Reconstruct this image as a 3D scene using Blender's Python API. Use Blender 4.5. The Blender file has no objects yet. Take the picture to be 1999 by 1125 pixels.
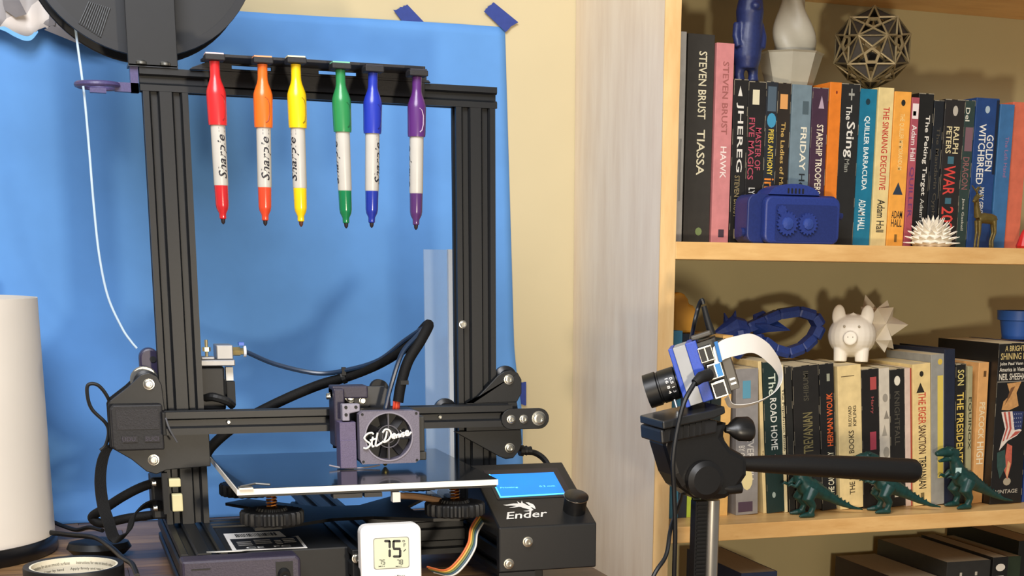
import bpy, bmesh, math, random
from mathutils import Vector, Matrix, Euler
R = math.radians
random.seed(7)
S = 0.001                      # all dimensions below are millimetres

# ------------------------------------------------------------------ camera, world, lights, exposure
CAM = Vector((-94.75, -1463.55, 255.38))
YAW, PIT, ROL = R(-20.6134), R(-13.6299), R(0.8232)
FPX, CX, CY = 2846.4, 1177.34, 1202.16
fw = Vector((-math.sin(YAW)*math.cos(PIT), math.cos(YAW)*math.cos(PIT), math.sin(PIT)))
r0 = Vector((math.cos(YAW), math.sin(YAW), 0)); u0 = r0.cross(fw)
rt = r0*math.cos(ROL)+u0*math.sin(ROL); up = -r0*math.sin(ROL)+u0*math.cos(ROL)
scn = bpy.context.scene
cd = bpy.data.cameras.new('camera'); co = bpy.data.objects.new('camera', cd); scn.collection.objects.link(co)
cd.sensor_width = 36; cd.lens = FPX*36/1999
cd.shift_x = (999.5-CX)/1999; cd.shift_y = (CY-562.5)/1999
cd.clip_start = 0.05; cd.clip_end = 50
m3 = Matrix((rt, up, -fw)).transposed()
co.matrix_world = Matrix.Translation(CAM*S) @ m3.to_4x4()
scn.camera = co

wd = bpy.data.worlds.new('world'); scn.world = wd; wd.use_nodes = True
bg = wd.node_tree.nodes['Background']; bg.inputs[0].default_value = (1.0, 0.95, 0.88, 1); bg.inputs[1].default_value = 0.24

def lamp(name, kind, loc, energy, color, size, aim=None):
    d = bpy.data.lights.new(name, kind); d.energy = energy; d.color = color
    if kind == 'AREA': d.shape = 'DISK'; d.size = size
    else: d.shadow_soft_size = size
    o = bpy.data.objects.new(name, d); scn.collection.objects.link(o); o.location = Vector(loc)*S
    if aim: o.rotation_euler = (Vector(aim)-Vector(loc)).to_track_quat('-Z', 'Y').to_euler()
    return o
lamp('desk_lamp_light', 'POINT', (250, -1210, 86), 26, (1.0, 0.85, 0.64), 0.035)
lamp('ceiling_light', 'AREA', (-280, -1150, 1250), 31, (0.97, 0.97, 1.0), 0.9, (150, 250, 150))
vs = scn.view_settings
vs.view_transform = 'Standard'; vs.look = 'None'; vs.gamma = 1; vs.use_curve_mapping = False; vs.exposure = 0.12

def W(u, v, Y):                # where the sight line of a measured photo point meets the plane of depth Y
    d = rt*((u-CX)/FPX) - up*((v-CY)/FPX) + fw
    return CAM + d*((Y-CAM.y)/d.y)
def Wp(u, v, p0, n):
    d = rt*((u-CX)/FPX) - up*((v-CY)/FPX) + fw
    return CAM + d*((Vector(p0)-CAM).dot(n)/d.dot(n))

# ------------------------------------------------------------------ materials
def lin(h):
    h = h.lstrip('#'); c = [int(h[i:i+2], 16)/255 for i in (0, 2, 4)]
    return tuple(x/12.92 if x <= 0.04045 else ((x+0.055)/1.055)**2.4 for x in c)
MATS = {}
def M(h, rough=.55, metal=0., var=.07, scale=60., bump=0., emit=0., trans=0., coat=0., spec=.5, alpha=1., stretch=None):
    k = (h, rough, metal, var, scale, bump, emit, trans, coat, spec, alpha, stretch)
    if k in MATS: return MATS[k]
    m = bpy.data.materials.new('mat_'+h.lstrip('#')); m.use_nodes = True
    nt = m.node_tree; b = nt.nodes['Principled BSDF']; c = lin(h)
    b.inputs['Roughness'].default_value = rough; b.inputs['Metallic'].default_value = metal
    b.inputs['Specular IOR Level'].default_value = spec; b.inputs['Coat Weight'].default_value = coat
    b.inputs['Transmission Weight'].default_value = trans; b.inputs['Alpha'].default_value = alpha
    tc = nt.nodes.new('ShaderNodeTexCoord'); nz = nt.nodes.new('ShaderNodeTexNoise')
    nz.inputs['Scale'].default_value = scale; nz.inputs['Detail'].default_value = 3
    src = tc.outputs['Object']
    if stretch:
        mp = nt.nodes.new('ShaderNodeMapping'); mp.inputs['Scale'].default_value = stretch
        nt.links.new(src, mp.inputs[0]); src = mp.outputs[0]
    nt.links.new(src, nz.inputs['Vector'])
    rp = nt.nodes.new('ShaderNodeValToRGB')
    rp.color_ramp.elements[0].position = .3; rp.color_ramp.elements[1].position = .7
    rp.color_ramp.elements[0].color = (*[x*(1-var) for x in c], 1)
    rp.color_ramp.elements[1].color = (*[min(1, x*(1+var)+var*.004) for x in c], 1)
    nt.links.new(nz.outputs[0], rp.inputs[0]); nt.links.new(rp.outputs[0], b.inputs['Base Color'])
    if bump:
        bp = nt.nodes.new('ShaderNodeBump'); bp.inputs['Strength'].default_value = bump; bp.inputs['Distance'].default_value = .0006
        nt.links.new(nz.outputs[0], bp.inputs['Height']); nt.links.new(bp.outputs[0], b.inputs['Normal'])
    if emit:
        nt.links.new(rp.outputs[0], b.inputs['Emission Color']); b.inputs['Emission Strength'].default_value = emit
    MATS[k] = m; return m
def wood(h, dark, stretch, scale=14., rough=.45, knots=0.):
    m = bpy.data.materials.new('wood_'+h); m.use_nodes = True; nt = m.node_tree; b = nt.nodes['Principled BSDF']
    b.inputs['Roughness'].default_value = rough
    tc = nt.nodes.new('ShaderNodeTexCoord'); mp = nt.nodes.new('ShaderNodeMapping'); mp.inputs['Scale'].default_value = stretch
    nz = nt.nodes.new('ShaderNodeTexNoise'); nz.inputs['Scale'].default_value = scale; nz.inputs['Detail'].default_value = 6; nz.inputs['Roughness'].default_value = .62
    rp = nt.nodes.new('ShaderNodeValToRGB'); e = rp.color_ramp.elements
    e[0].position = .25; e[0].color = (*lin(dark), 1); e[1].position = .62; e[1].color = (*lin(h), 1)
    nt.links.new(tc.outputs['Object'], mp.inputs[0]); nt.links.new(mp.outputs[0], nz.inputs['Vector'])
    nt.links.new(nz.outputs[0], rp.inputs[0]); out = rp.outputs[0]
    if knots:
        n2 = nt.nodes.new('ShaderNodeTexNoise'); n2.inputs['Scale'].default_value = scale*3.2; nt.links.new(mp.outputs[0], n2.inputs['Vector'])
        r2 = nt.nodes.new('ShaderNodeValToRGB'); r2.color_ramp.elements[0].position = .70; r2.color_ramp.elements[1].position = .78
        mx = nt.nodes.new('ShaderNodeMixRGB'); mx.inputs[2].default_value = (*lin(dark), 1)
        ml = nt.nodes.new('ShaderNodeMath'); ml.operation = 'MULTIPLY'; ml.inputs[1].default_value = knots
        nt.links.new(n2.outputs[0], r2.inputs[0]); nt.links.new(r2.outputs[0], ml.inputs[0]); nt.links.new(ml.outputs[0], mx.inputs[0])
        nt.links.new(out, mx.inputs[1]); out = mx.outputs[0]
    nt.links.new(out, b.inputs['Base Color']); return m

# ------------------------------------------------------------------ mesh builder
class MB:
    def __init__(s): s.v = []; s.f = []
    def add(s, v, f):
        n = len(s.v); s.v += [Vector(x) for x in v]; s.f += [tuple(i+n for i in q) for q in f]; return s
    def box(s, x0, x1, y0, y1, z0, z1):
        return s.add([(x, y, z) for z in (z0, z1) for y in (y0, y1) for x in (x0, x1)],
                     [(0, 2, 3, 1), (4, 5, 7, 6), (0, 1, 5, 4), (2, 6, 7, 3), (0, 4, 6, 2), (1, 3, 7, 5)])
    def obox(s, c, ax, ay, az):
        c = Vector(c); ax, ay, az = Vector(ax), Vector(ay), Vector(az)
        return s.add([c+ax*i+ay*j+az*k for k in (-1, 1) for j in (-1, 1) for i in (-1, 1)],
                     [(0, 2, 3, 1), (4, 5, 7, 6), (0, 1, 5, 4), (2, 6, 7, 3), (0, 4, 6, 2), (1, 3, 7, 5)])
    def prism(s, poly, fn, d0, d1):
        n = len(poly)
        return s.add([fn(a, b, d0) for a, b in poly]+[fn(a, b, d1) for a, b in poly],
                     [tuple(range(n-1, -1, -1)), tuple(range(n, 2*n))]+[(i, (i+1) % n, n+(i+1) % n, n+i) for i in range(n)])
    def xz(s, poly, y0, y1): return s.prism(poly, lambda a, b, d: (a, d, b), y0, y1)
    def xy(s, poly, z0, z1): return s.prism(poly, lambda a, b, d: (a, b, d), z0, z1)
    def yz(s, poly, x0, x1): return s.prism(poly, lambda a, b, d: (d, a, b), x0, x1)
    def rings(s, rs, close=True, cap0=True, cap1=True):
        n = len(rs[0]); v = [p for r in rs for p in r]; f = []
        for i in range(len(rs)-1):
            for j in range(n if close else n-1):
                k = (j+1) % n
                f.append((i*n+j, i*n+k, (i+1)*n+k, (i+1)*n+j))
        if close and cap0: f.append(tuple(range(n-1, -1, -1)))
        if close and cap1: f.append(tuple(range((len(rs)-1)*n, len(rs)*n)))
        return s.add(v, f)
    def lathe(s, prof, o=(0, 0, 0), axis=(0, 0, 1), n=24, cap0=True, cap1=True, ph=0., sq=(1, 1)):
        a = Vector(axis).normalized(); x = a.orthogonal().normalized() if abs(a.z) < .999 else Vector((1, 0, 0)); y = a.cross(x); o = Vector(o)
        return s.rings([[o+a*h+x*(max(r, .001)*sq[0]*math.cos(ph+2*math.pi*j/n))+y*(max(r, .001)*sq[1]*math.sin(ph+2*math.pi*j/n)) for j in range(n)] for r, h in prof], True, cap0, cap1)
    def cyl(s, p0, p1, r, r1=None, n=16):
        p0, p1 = Vector(p0), Vector(p1); return s.lathe([(r, 0), (r if r1 is None else r1, (p1-p0).length)], p0, p1-p0, n)
    def tube(s, pts, r, n=8, sq=1.0):
        pts = [Vector(p) for p in pts]; rr = r if isinstance(r, (list, tuple)) else [r]*len(pts); rs = []; prev = None
        for i, p in enumerate(pts):
            t = (pts[min(i+1, len(pts)-1)]-pts[max(i-1, 0)]).normalized()
            x = (prev-t*prev.dot(t)).normalized() if prev else t.orthogonal().normalized()
            prev = x; y = t.cross(x)
            rs.append([p+x*(rr[i]*math.cos(2*math.pi*j/n))+y*(rr[i]*sq*math.sin(2*math.pi*j/n)) for j in range(n)])
        return s.rings(rs)
    def ball(s, c, r, n=14, m=9):
        r = (r, r, r) if not isinstance(r, (tuple, list)) else r; c = Vector(c)
        return s.rings([[c+Vector((r[0]*math.sin(math.pi*i/m)*math.cos(2*math.pi*j/n), r[1]*math.sin(math.pi*i/m)*math.sin(2*math.pi*j/n), -r[2]*math.cos(math.pi*i/m))) for j in range(n)] for i in [.08]+list(range(1, m))+[m-.08]])
    def strip(s, pts, wv, th=.3):
        rs = []
        for i, p in enumerate(pts):
            p = Vector(p); w = Vector(wv[i] if isinstance(wv, list) else wv)
            t = (Vector(pts[min(i+1, len(pts)-1)])-Vector(pts[max(i-1, 0)])).normalized(); nn = t.cross(w).normalized()*th
            rs.append([p-w+nn, p+w+nn, p+w-nn, p-w-nn])
        return s.rings(rs)

ORG = {}
def link(o, parent=None):
    scn.collection.objects.link(o)
    if parent: o.parent = parent
    return o
def thing(name, label, cat, loc=(0, 0, 0), group=None, local=False, rot=None):
    o = bpy.data.objects.new(name, None); o.empty_display_size = .01; link(o); o.location = Vector(loc)*S
    if rot: o.rotation_euler = rot
    o['label'] = label; o['category'] = cat
    if group: o['group'] = group
    ORG[o] = Vector((0, 0, 0)) if local else Vector(loc); return o
def tag(o, label, cat, group=None):
    o['label'] = label; o['category'] = cat
    if group: o['group'] = group
    return o
def part(name, mb, mat, parent=None, smooth=False, bevel=0., label=None, kind=None, sub=0, solid=0):
    org = ORG.get(parent, Vector((0, 0, 0)))
    if isinstance(mb, bpy.types.Mesh): me = mb
    else:
        loc0 = None
        if parent is None:     # a one-mesh thing gets its origin at the middle of its base
            xs = [v.x for v in mb.v]; ys = [v.y for v in mb.v]; zs = [v.z for v in mb.v]
            org = Vector(((min(xs)+max(xs))/2, (min(ys)+max(ys))/2, min(zs)))
        me = bpy.data.meshes.new(name); me.from_pydata([(v-org)*S for v in mb.v], [], mb.f); me.update()
        bm = bmesh.new(); bm.from_mesh(me); bmesh.ops.recalc_face_normals(bm, faces=bm.faces[:]); bm.to_mesh(me); bm.free()
    if mat: me.materials.clear(); me.materials.append(mat)
    if smooth:
        me.polygons.foreach_set('use_smooth', [True]*len(me.polygons)); me.set_sharp_from_angle(angle=R(smooth if smooth is not True else 40))
    o = bpy.data.objects.new(name, me); link(o, parent); ORG[o] = org
    if parent is None: o.location = org*S
    if label: o['label'] = label
    if kind: o['kind'] = kind
    if bevel:
        b = o.modifiers.new('bevel', 'BEVEL'); b.width = bevel*S; b.segments = 2; b.limit_method = 'ANGLE'; b.angle_limit = R(40)
    return o
def fuse(mb, voxel, org, smooth=3):
    me = bpy.data.meshes.new('fused'); me.from_pydata([(v-Vector(org))*S for v in mb.v], [], mb.f); me.update()
    bm = bmesh.new(); bm.from_mesh(me); bmesh.ops.recalc_face_normals(bm, faces=bm.faces[:]); bm.to_mesh(me); bm.free()
    o = bpy.data.objects.new('tmp', me); link(o)
    r = o.modifiers.new('r', 'REMESH'); r.mode = 'VOXEL'; r.voxel_size = voxel*S
    if smooth: k = o.modifiers.new('s', 'SMOOTH'); k.iterations = smooth; k.factor = .5
    dg = bpy.context.evaluated_depsgraph_get(); dg.update()
    out = bpy.data.meshes.new_from_object(o.evaluated_get(dg)); bpy.data.objects.remove(o); return out

def bez(pts, n=10):            # smooth curve through points (Catmull-Rom)
    P = [Vector(p) for p in pts]; P = [P[0]*2-P[1]]+P+[P[-1]*2-P[-2]]; out = []
    for i in range(1, len(P)-2):
        for k in range(n):
            t = k/n; a, b, c, d = P[i-1:i+3]
            out.append(.5*((2*b)+(c-a)*t+(2*a-5*b+4*c-d)*t*t+(3*b-a-3*c+d)*t**3))
    return out+[P[-2]]
def circ(cx, cz, r, n=24, a0=0, a1=360): return [(cx+r*math.cos(R(a0+(a1-a0)*i/n)), cz+r*math.sin(R(a0+(a1-a0)*i/n))) for i in range(n if a1-a0 == 360 else n+1)]
def rrect(x0, x1, z0, z1, r, n=5):
    return (circ(x1-r, z0+r, r, n, -90, 0)+circ(x1-r, z1-r, r, n, 0, 90)+circ(x0+r, z1-r, r, n, 90, 180)+circ(x0+r, z0+r, r, n, 180, 270))

GL = {}
def glyphs(s, shear=0.):
    if (s, shear) in GL: return GL[(s, shear)]
    c = bpy.data.curves.new('t', 'FONT'); c.body = s; c.resolution_u = 2; c.shear = shear; c.offset = .012
    o = bpy.data.objects.new('t', c); me = bpy.data.meshes.new_from_object(o)
    xs = [v.co.x for v in me.vertices]; ys = [v.co.y for v in me.vertices]
    x0, x1, y0, y1 = min(xs), max(xs), min(ys), max(ys)
    g = ([((v.co.x-x0)/(x1-x0), (v.co.y-y0)/(y1-y0)) for v in me.vertices], [tuple(p.vertices) for p in me.polygons])
    bpy.data.objects.remove(o); bpy.data.curves.remove(c); bpy.data.meshes.remove(me)
    GL[(s, shear)] = g; return g
def text(s, mat, parent, fn, name='lettering', shear=0., dbl=0.):
    v, f = glyphs(s, shear); mb = MB(); mb.add([fn(a, b) for a, b in v], f)
    return part(name, mb, mat, parent)

# ================================================================== THE SETTING
DESK = -50.; WALL = 344.; FLOOR = -790.
wallm = M('#cfc19b', .9, 0, .03, 6, .15)
def struct(name, mb, mat): o = part(name, mb, mat); o['kind'] = 'structure'; return o
struct('wall_back', MB().box(-1600, 2600, WALL, WALL+60, FLOOR, 1700), wallm)
struct('floor', MB().box(-1600, 2600, -2600, WALL, FLOOR-30, FLOOR), wood('8a6a4a', '6b4d33', (1, 8, 1), 3))
o = struct('baseboard_back', MB().box(-1600, 530, WALL-14, WALL, FLOOR, FLOOR+90), M('#e6e0d2', .5))
# ------------------------------------------------------------------ desk of wood strips
tones = [wood(a, b, (1.2, 9, 4), 11, .42) for a, b in (('8c6a45', '5d432a'), ('7a5a3b', '4c3524'), ('a98456', '7b5a38'), ('6a5443', '443529'), ('96734c', '654a30'))]
dk = thing('desk', 'wooden desk of mixed brown strips under the printer and lamp', 'desk', (-150, -180, FLOOR))
yy = -700.; row = 0
while yy < WALL-6:
    xs = [-800, -520+(row*173) % 260, -150+(row*97) % 240, 130+(row*131) % 180, 412]
    for a, b in zip(xs, xs[1:]):
        part('plank', MB().box(a+.25, b-.25, yy+.25, min(yy+44, WALL-4)-.25, DESK-28, DESK), tones[random.randrange(5)], dk)
    yy += 44; row += 1
part('apron', MB().box(-780, 392, -660, -640, DESK-100, DESK-28.2), tones[1], dk)
for x in (-770, 340):
    for y in (-680, 280):
        part('leg', MB().box(x, x+50, y, y+50, FLOOR+.2, DESK-28.2), tones[1], dk, bevel=2)

# ------------------------------------------------------------------ bookshelf
XS, YS = 538., 58.; Z1, Z2, Z0, Z3 = 278.5, -40.5, 606., -362.
maple = wood('e8bd7c', 'd2a05e', (1.4, 5, 7), 9, .4, .5); mapleV = wood('e8c48a', 'd8aa6c', (7, 5, 1.2), 8, .4, .3)
birch = wood('efdfc9', 'dfcab2', (5, 6, .9), 7, .38)
bs = thing('bookshelf', 'maple bookshelf with pale outer side panel, full of paperbacks and printed figures', 'bookshelf', (1000, 200, FLOOR))
XR = 1480.
for x0, x1 in ((XS, XS+18.5), (XR, XR+18.5)):
    sp = part('side_panel', MB().box(x0, x1, YS+2, WALL-1, FLOOR+.2, 1150), birch, bs, label='pale birch side panel')
    part('edge_band', MB().box(x0, x1, YS, YS+1.95, FLOOR+.2, 1150), mapleV, sp)
for z in (Z0, Z1, Z2, Z3, 930, -690):
    sh = part('shelf_board', MB().box(XS+18.7, XR-.2, YS, WALL-1.5, z-19, z), maple, bs, bevel=.8)

part('added_back_panel', MB().box(XS+18.7, XR-.2, WALL-1.4, WALL-.2, FLOOR+.2, 1150), M('#c2b88e', .9, 0, .04, 8), bs)  # panel added behind the shelves, toned darker than the wall to dim the interior
# ------------------------------------------------------------------ blue backdrop sheet on the wall
def sheet():
    mb = MB(); NX, NZ = 90, 50; rows = []
    def bulge(z): return 14*math.exp(-((z-62)/46)**2) if z > -14 else 14*math.exp(-((-14-62)/46)**2)+17*((-14-z)/35.5)**1.25
    prof = [(530-(530+14)*i/46, bulge(530-(530+14)*i/46)) for i in range(47)]+[(-14-35.5*k/9, bulge(-14-35.5*k/9)) for k in range(1, 10)]
    for z, out in prof:
        xr = 447+max(0, 526-z)*.03+max(0, 150-z)*.045
        r = []
        for i in range(NX):
            t = i/(NX-1); x = -420+(xr+420)*t; zt = z if z < 520 else z-(1-t)*10
            yo = 3.0+2.2*math.sin(x*.021+.6)+1.3*math.sin(x*.047+z*.003)+.8*math.sin(z*.016+x*.01)
            yo *= min(1, (1-t)*9+.12)
            r.append((x, WALL-1.2-abs(yo)-out, zt))
        rows.append(r)
    n = NX; v = [p for r in rows for p in r]
    f = [(i*n+j, i*n+j+1, (i+1)*n+j+1, (i+1)*n+j) for i in range(len(rows)-1) for j in range(n-1)]
    return mb.add(v, f)
o = part('backdrop_sheet', sheet(), M('#5f99dc', .78, 0, .05, 18, .12), None, smooth=60)
o.modifiers.new('thick', 'SOLIDIFY').thickness = .0004
tag(o, 'large plain blue backdrop sheet hanging behind the printer, curling onto the desk', 'backdrop')
tapem = M('#2a3f8c', .7, 0, .08, 150, .2)
def tape(px, lab):
    q = [W(u, v, WALL-3.6) for u, v in px]; a, b = q[0], q[1]
    mb = MB(); N = 8; L = [q[0].lerp(q[3], i/N) for i in range(N+1)]; K = [q[1].lerp(q[2], i/N) for i in range(N+1)]
    E0 = [q[0].lerp(q[1], i/N) for i in range(N+1)]; E1 = [q[2].lerp(q[3], i/N) for i in range(N+1)]; d = (q[0]-q[3]).normalized()
    poly = [(p.x, p.z) for p in [e+d*random.uniform(-.9, .9) for e in E0]+[e+d*random.uniform(-.9, .9) for e in E1]]
    mb.xz(poly, WALL-4.2, WALL-3.8)
    tag(part('tape_strip', mb, tapem), lab, 'tape')
tape([(768, 20), (795, 9), (831, 47), (800, 62)], 'dark blue torn tape strip on the top edge of the blue sheet')
tape([(944, 22), (963, 4), (1011, 43), (986, 62)], 'dark blue torn tape strip holding the top right corner of the sheet')
tape([(1000, 746), (1027, 746), (1027, 791), (1000, 791)], 'dark blue tape strip low on the sheet beside the printer gantry')

# crumpled printed poster hanging from above
def poster():
    mb = MB(); bot = [(-60, 40), (0, 52), (28, 66), (48, 74), (62, 72), (74, 58), (88, 53), (110, 66), (150, 78), (205, 96), (300, 118)]
    rows = []; N = 10
    for k in range(N+1):
        t = k/N; r = []
        for i, (u, v) in enumerate(bot):
            y = WALL-10-12*t*(1+.4*math.sin(i*1.3))
            r.append(W(u, v*t+(-140)*(1-t), y))
        rows.append(r)
    n = len(bot); return mb.add([p for r in rows for p in r], [(i*n+j, i*n+j+1, (i+1)*n+j+1, (i+1)*n+j) for i in range(N) for j in range(n-1)]), bot
mb, bot = poster()
pm = bpy.data.materials.new('poster_print'); pm.use_nodes = True; nt = pm.node_tree
vo = nt.nodes.new('ShaderNodeTexVoronoi'); vo.inputs['Scale'].default_value = 26; tc = nt.nodes.new('ShaderNodeTexCoord')
rp = nt.nodes.new('ShaderNodeValToRGB'); rp.color_ramp.elements[0].color = (*lin('8f8a8a'), 1); rp.color_ramp.elements[0].position = .12
rp.color_ramp.elements[1].color = (*lin('d9d0c8'), 1); rp.color_ramp.elements[1].position = .55
sx = nt.nodes.new('ShaderNodeSeparateColor'); nt.links.new(tc.outputs['Object'], vo.inputs['Vector']); nt.links.new(vo.outputs['Color'], sx.inputs[0])
nt.links.new(sx.outputs[0], rp.inputs[0]); nt.links.new(rp.outputs[0], nt.nodes['Principled BSDF'].inputs['Base Color'])
pt = thing('poster', 'crumpled grey printed poster with a light blue edge curling over the sheet', 'poster', W(60, 60, WALL-20))
o = part('paper', mb, pm, pt, smooth=60); o.modifiers.new('t', 'SOLIDIFY').thickness = .0004
ed = [W(u, v+1, WALL-24-3*math.sin(i)) for i, (u, v) in enumerate(bot[:6])]
part('border', MB().strip(bez(ed, 6), (0, 1.5, 2.6), .25), M('#7cbcf0', .5), pt, smooth=50, label='light blue paper edge')
gm = M('#6f6b6d', .6)
for pl in ([(5, 0), (38, 0), (52, 28), (30, 34), (10, 20)], [(97, 8), (110, 14), (107, 50), (95, 51)], [(86, 58), (100, 50), (160, 66), (205, 92), (150, 84)]):
    q = [W(u, v, WALL-26) for u, v in pl]
    part('print', MB().add(q, [tuple(range(len(q)))]), gm, pt)

# ================================================================== PRINTER
blk = M('#17191c', .45, .2, .08, 300); blk2 = M('#141517', .5, .1, .1, 200); matte = M('#0d0e0f', .6, 0, .1, 200)
purp = M('#322d3e', .5, .05, .16, 700, .25); steel = M('#c9c8c0', .25, 1, .03); brass = M('#b5763c', .3, 1, .08); silver = M('#a9a9a6', .35, .9, .04)
white = M('#f2efe9', .4, 0, .02); sleeve = M('#0a0a0b', .7, 0, .25, 900, .5, spec=.25)
pr = thing('three_d_printer', 'black open frame desktop 3D printer standing in front of blue sheet', 'printer', (167, -40, DESK))

def ext(w, h, gx=(), gy=()):
    P = []
    def side(a, b, nrm, gs, L):
        ax = ((b[0]-a[0])/L, (b[1]-a[1])/L); P.append(a)
        for g in gs:
            for t, d in ((g-4.6, 0), (g-3.1, 1.8), (g-3.1, 5.6), (g+3.1, 5.6), (g+3.1, 1.8), (g+4.6, 0)):
                P.append((a[0]+ax[0]*(L/2+t)-nrm[0]*d, a[1]+ax[1]*(L/2+t)-nrm[1]*d))
    side((-w/2, -h/2), (w/2, -h/2), (0, -1), gx, w); side((w/2, -h/2), (w/2, h/2), (1, 0), gy, h)
    side((w/2, h/2), (-w/2, h/2), (0, 1), gx, w); side((-w/2, h/2), (-w/2, -h/2), (-1, 0), gy, h)
    return P
def bolt(par, p, r=4.2, d=(0, -1, 0), h=3.2, name='bolt'):
    d = Vector(d); mb = MB().lathe([(r*1.25, 0), (r*1.25, .8), (r, .9), (r, h), (r*.85, h+.3), (r*.55, h+.3), (r*.5, h-1.6)], p, d, 16, True, True)
    return part(name, mb, steel, par, smooth=30)
# base rails
def rail(x, y0, y1, w=40, h=40, top=0., gx=(-10, 10), gy=(-10, 10)):
    return MB().prism(ext(w, h, gx, gy), lambda a, b, d: (x+a, d, top-h/2+b), y0, y1)
for i, x in enumerate((20, 314)):
    br = part('base_rail', rail(x, -155, 150), blk, pr)
    for y in (-140, 135): part('foot', MB().lathe([(9, 0), (11, 2), (11, 9.9)], (x, y, DESK), (0, 0, 1), 16), matte, br, smooth=True)
part('end_cap', MB().box(294, 334, -158, -155.1, -40, 0), matte, pr, bevel=1)
part('cross_rail', MB().prism(ext(40, 40, (-10, 10), (-10, 10)), lambda a, b, d: (d, a, -20+b), 40.2, 146.8), blk, pr)
part('cross_rail', MB().prism(ext(40, 40, (-10, 10), (-10, 10)), lambda a, b, d: (d, a, -20+b), 187.2, 293.8), blk, pr)
yr = part('bed_rail', rail(167, -172, 190), blk, pr)
part('end_cap', MB().box(147, 187, -176, -172.1, -40, 0), matte, yr, bevel=1)
for z in (-8, -32): bolt(yr, (151, -176, z), 3.6)
part('belt_bracket', MB().box(156, 178, -196, -176.2, -34, -6).cyl((150, -190, -20), (184, -190, -20), 7), matte, yr, bevel=1)
# uprights, top bar
for x in (20, 314):
    u = part('upright', MB().prism(ext(40, 20, (-10, 10), (0,)), lambda a, b, d: (x+a, 10+b, d), 0.1, 401.5), blk, pr)
part('top_bar', MB().prism(ext(20, 20, (0,), (0,)), lambda a, b, d: (d, 10+a, 411.7+b), -2, 336), blk, pr)
bolt(pr, (299, 0, 192), 3.2)
# left base cover with label, socket
cv = part('board_cover', MB().box(40.3, 150, -152, -24, -36, -1.2), matte, pr, bevel=1.5)
lbl = part('label_sticker', MB().xy([(45.2, -146), (111.2, -149.5), (112.4, -89), (101.1, -93), (98.9, -60), (46.6, -59.3)], -1.1, -.7), M('#e3e1de', .5), cv, label='white label with barcode')
part('label_panel', MB().xy([(49, -143), (108.5, -146), (109.5, -93), (49, -90)], -.68, -.5), M('#1a1a1c', .5), lbl)
for i in range(26):
    x = 56+i*1.5; part('barcode_bar', MB().box(x, x+random.choice((.5, .8, 1.1)), -82, -66, -.68, -.5), matte, lbl)
for x0, x1, y0 in ((53, 66, -126), (69, 84, -120), (87, 93, -126), (95, 106, -120)):
    for k in range(3): part('print_line', MB().box(x0, x1, y0+k*8, y0+k*8+3.5, -.45, -.3), M('#7d7d7f', .6), lbl)
text('CE  FC', M('#e8e8e8'), lbl, lambda a, b: (58+a*40, -141+b*7, -.4), 'certification_mark')
part('label_flap', MB().xy([(22, -152), (30, -156), (52, -156.5), (60, -152)], 0.3, .7), M('#d9d7cf', .5), cv)
fc = part('front_cover', MB().xz([(-2, -1), (96, -1), (100, -4), (100, -34), (-2, -34)], -181, -156), purp, pr, bevel=2.5, label='dark purple printed front cover')
part('socket', MB().box(78, 93, -181.6, -181.1, -24, -6), matte, fc)
part('plug', MB().cyl((85, -188, -18), (85, -181.7, -16), 5).tube(bez([(85, -188, -18), (87, -196, -30), (92, -198, -46)], 5), 3), matte, fc, smooth=True)
part('seam', MB().box(6, 22, -181.5, -181.1, -9.5, -8.3), matte, fc)
# gantry beam with brackets
gb = part('gantry_beam', MB().prism(ext(20, 21.5, (0,), (0,)), lambda a, b, d: (d, -18.2+a, 101.2+b), 2, 343), blk, pr)
part('end_cap', MB().box(-1.2, 1.8, -28.4, -8, 90.4, 112), matte, gb, bevel=.6)
bolt(gb, (60, -25, 101.2), 1.5, h=1); bolt(gb, (268, -25, 101.2), 1.5, h=1)
part('wire', MB().tube(bez([(2, -29, 107), (5, -33, 96), (11, -31, 84)], 6), .9), M('#55565a', .4), gb)
Lp = [(-48.5, 78), (-30, 66), (-17, 54), (-8, 51), (2, 55), (43, 57), (43, 89.5), (3, 89.5), (3, 113), (1.5, 136), (-2, 144), (-9, 148), (-17, 146), (-30, 134), (-46, 122), (-48.5, 117)]
lb = part('gantry_plate', MB().xz(Lp, -8, -5), blk, pr, bevel=.7)
bolt(lb, (-10.4, -8, 137)); bolt(lb, (-10, -8, 65))
wheelm = M('#1a1b1d', .35, 0, .05)
def wheel(par, x, z, y0=3): part('roller_wheel', MB().lathe([(8, 0), (12, 2.5), (12, 7), (8, 10)], (x, y0, z), (0, 1, 0), 24), wheelm, par, smooth=30)
wheel(lb, -11.5, 137); wheel(lb, -11.5, 65)
part('back_plate', MB().xz([(p[0], p[1]) for p in Lp if p[0] < 4]+[], 21, 24), blk2, lb)
part('spacer_ring', MB().lathe([(12.3, 0), (13.3, 1), (13.3, 2)], (-12.5, 17.5, 139), (0, 1, 0), 24), silver, lb, smooth=30)
mc = part('motor_cover', MB().xz([(-47, 80), (-44, 76), (0, 76), (0, 119), (-44, 119), (-47, 115)], -21, -8.1), M('#16161a', .6, 0, .2, 500, .4), pr, bevel=1.5)
part('embossed_panel', MB().box(-42, -4, -21.6, -21.1, 96, 115).box(-38, -24, -22.2, -21.7, 84, 90).box(-18, -4, -22.2, -21.7, 84, 90), M('#1b1a20', .55, 0, .3, 900, .5), mc)
text('UDU', purp, mc, lambda a, b: (-38+a*12, -22.5, 85+b*4)); text('SUCI', purp, mc, lambda a, b: (-17+a*12, -22.5, 85+b*4))
Rp = [(286, 84.5), (335, 57), (342, 54), (350, 55), (357, 63), (359.5, 70), (358.5, 84.5)]
rb = part('gantry_plate', MB().xz(Rp, -8, -5), blk, pr, bevel=.7)
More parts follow.
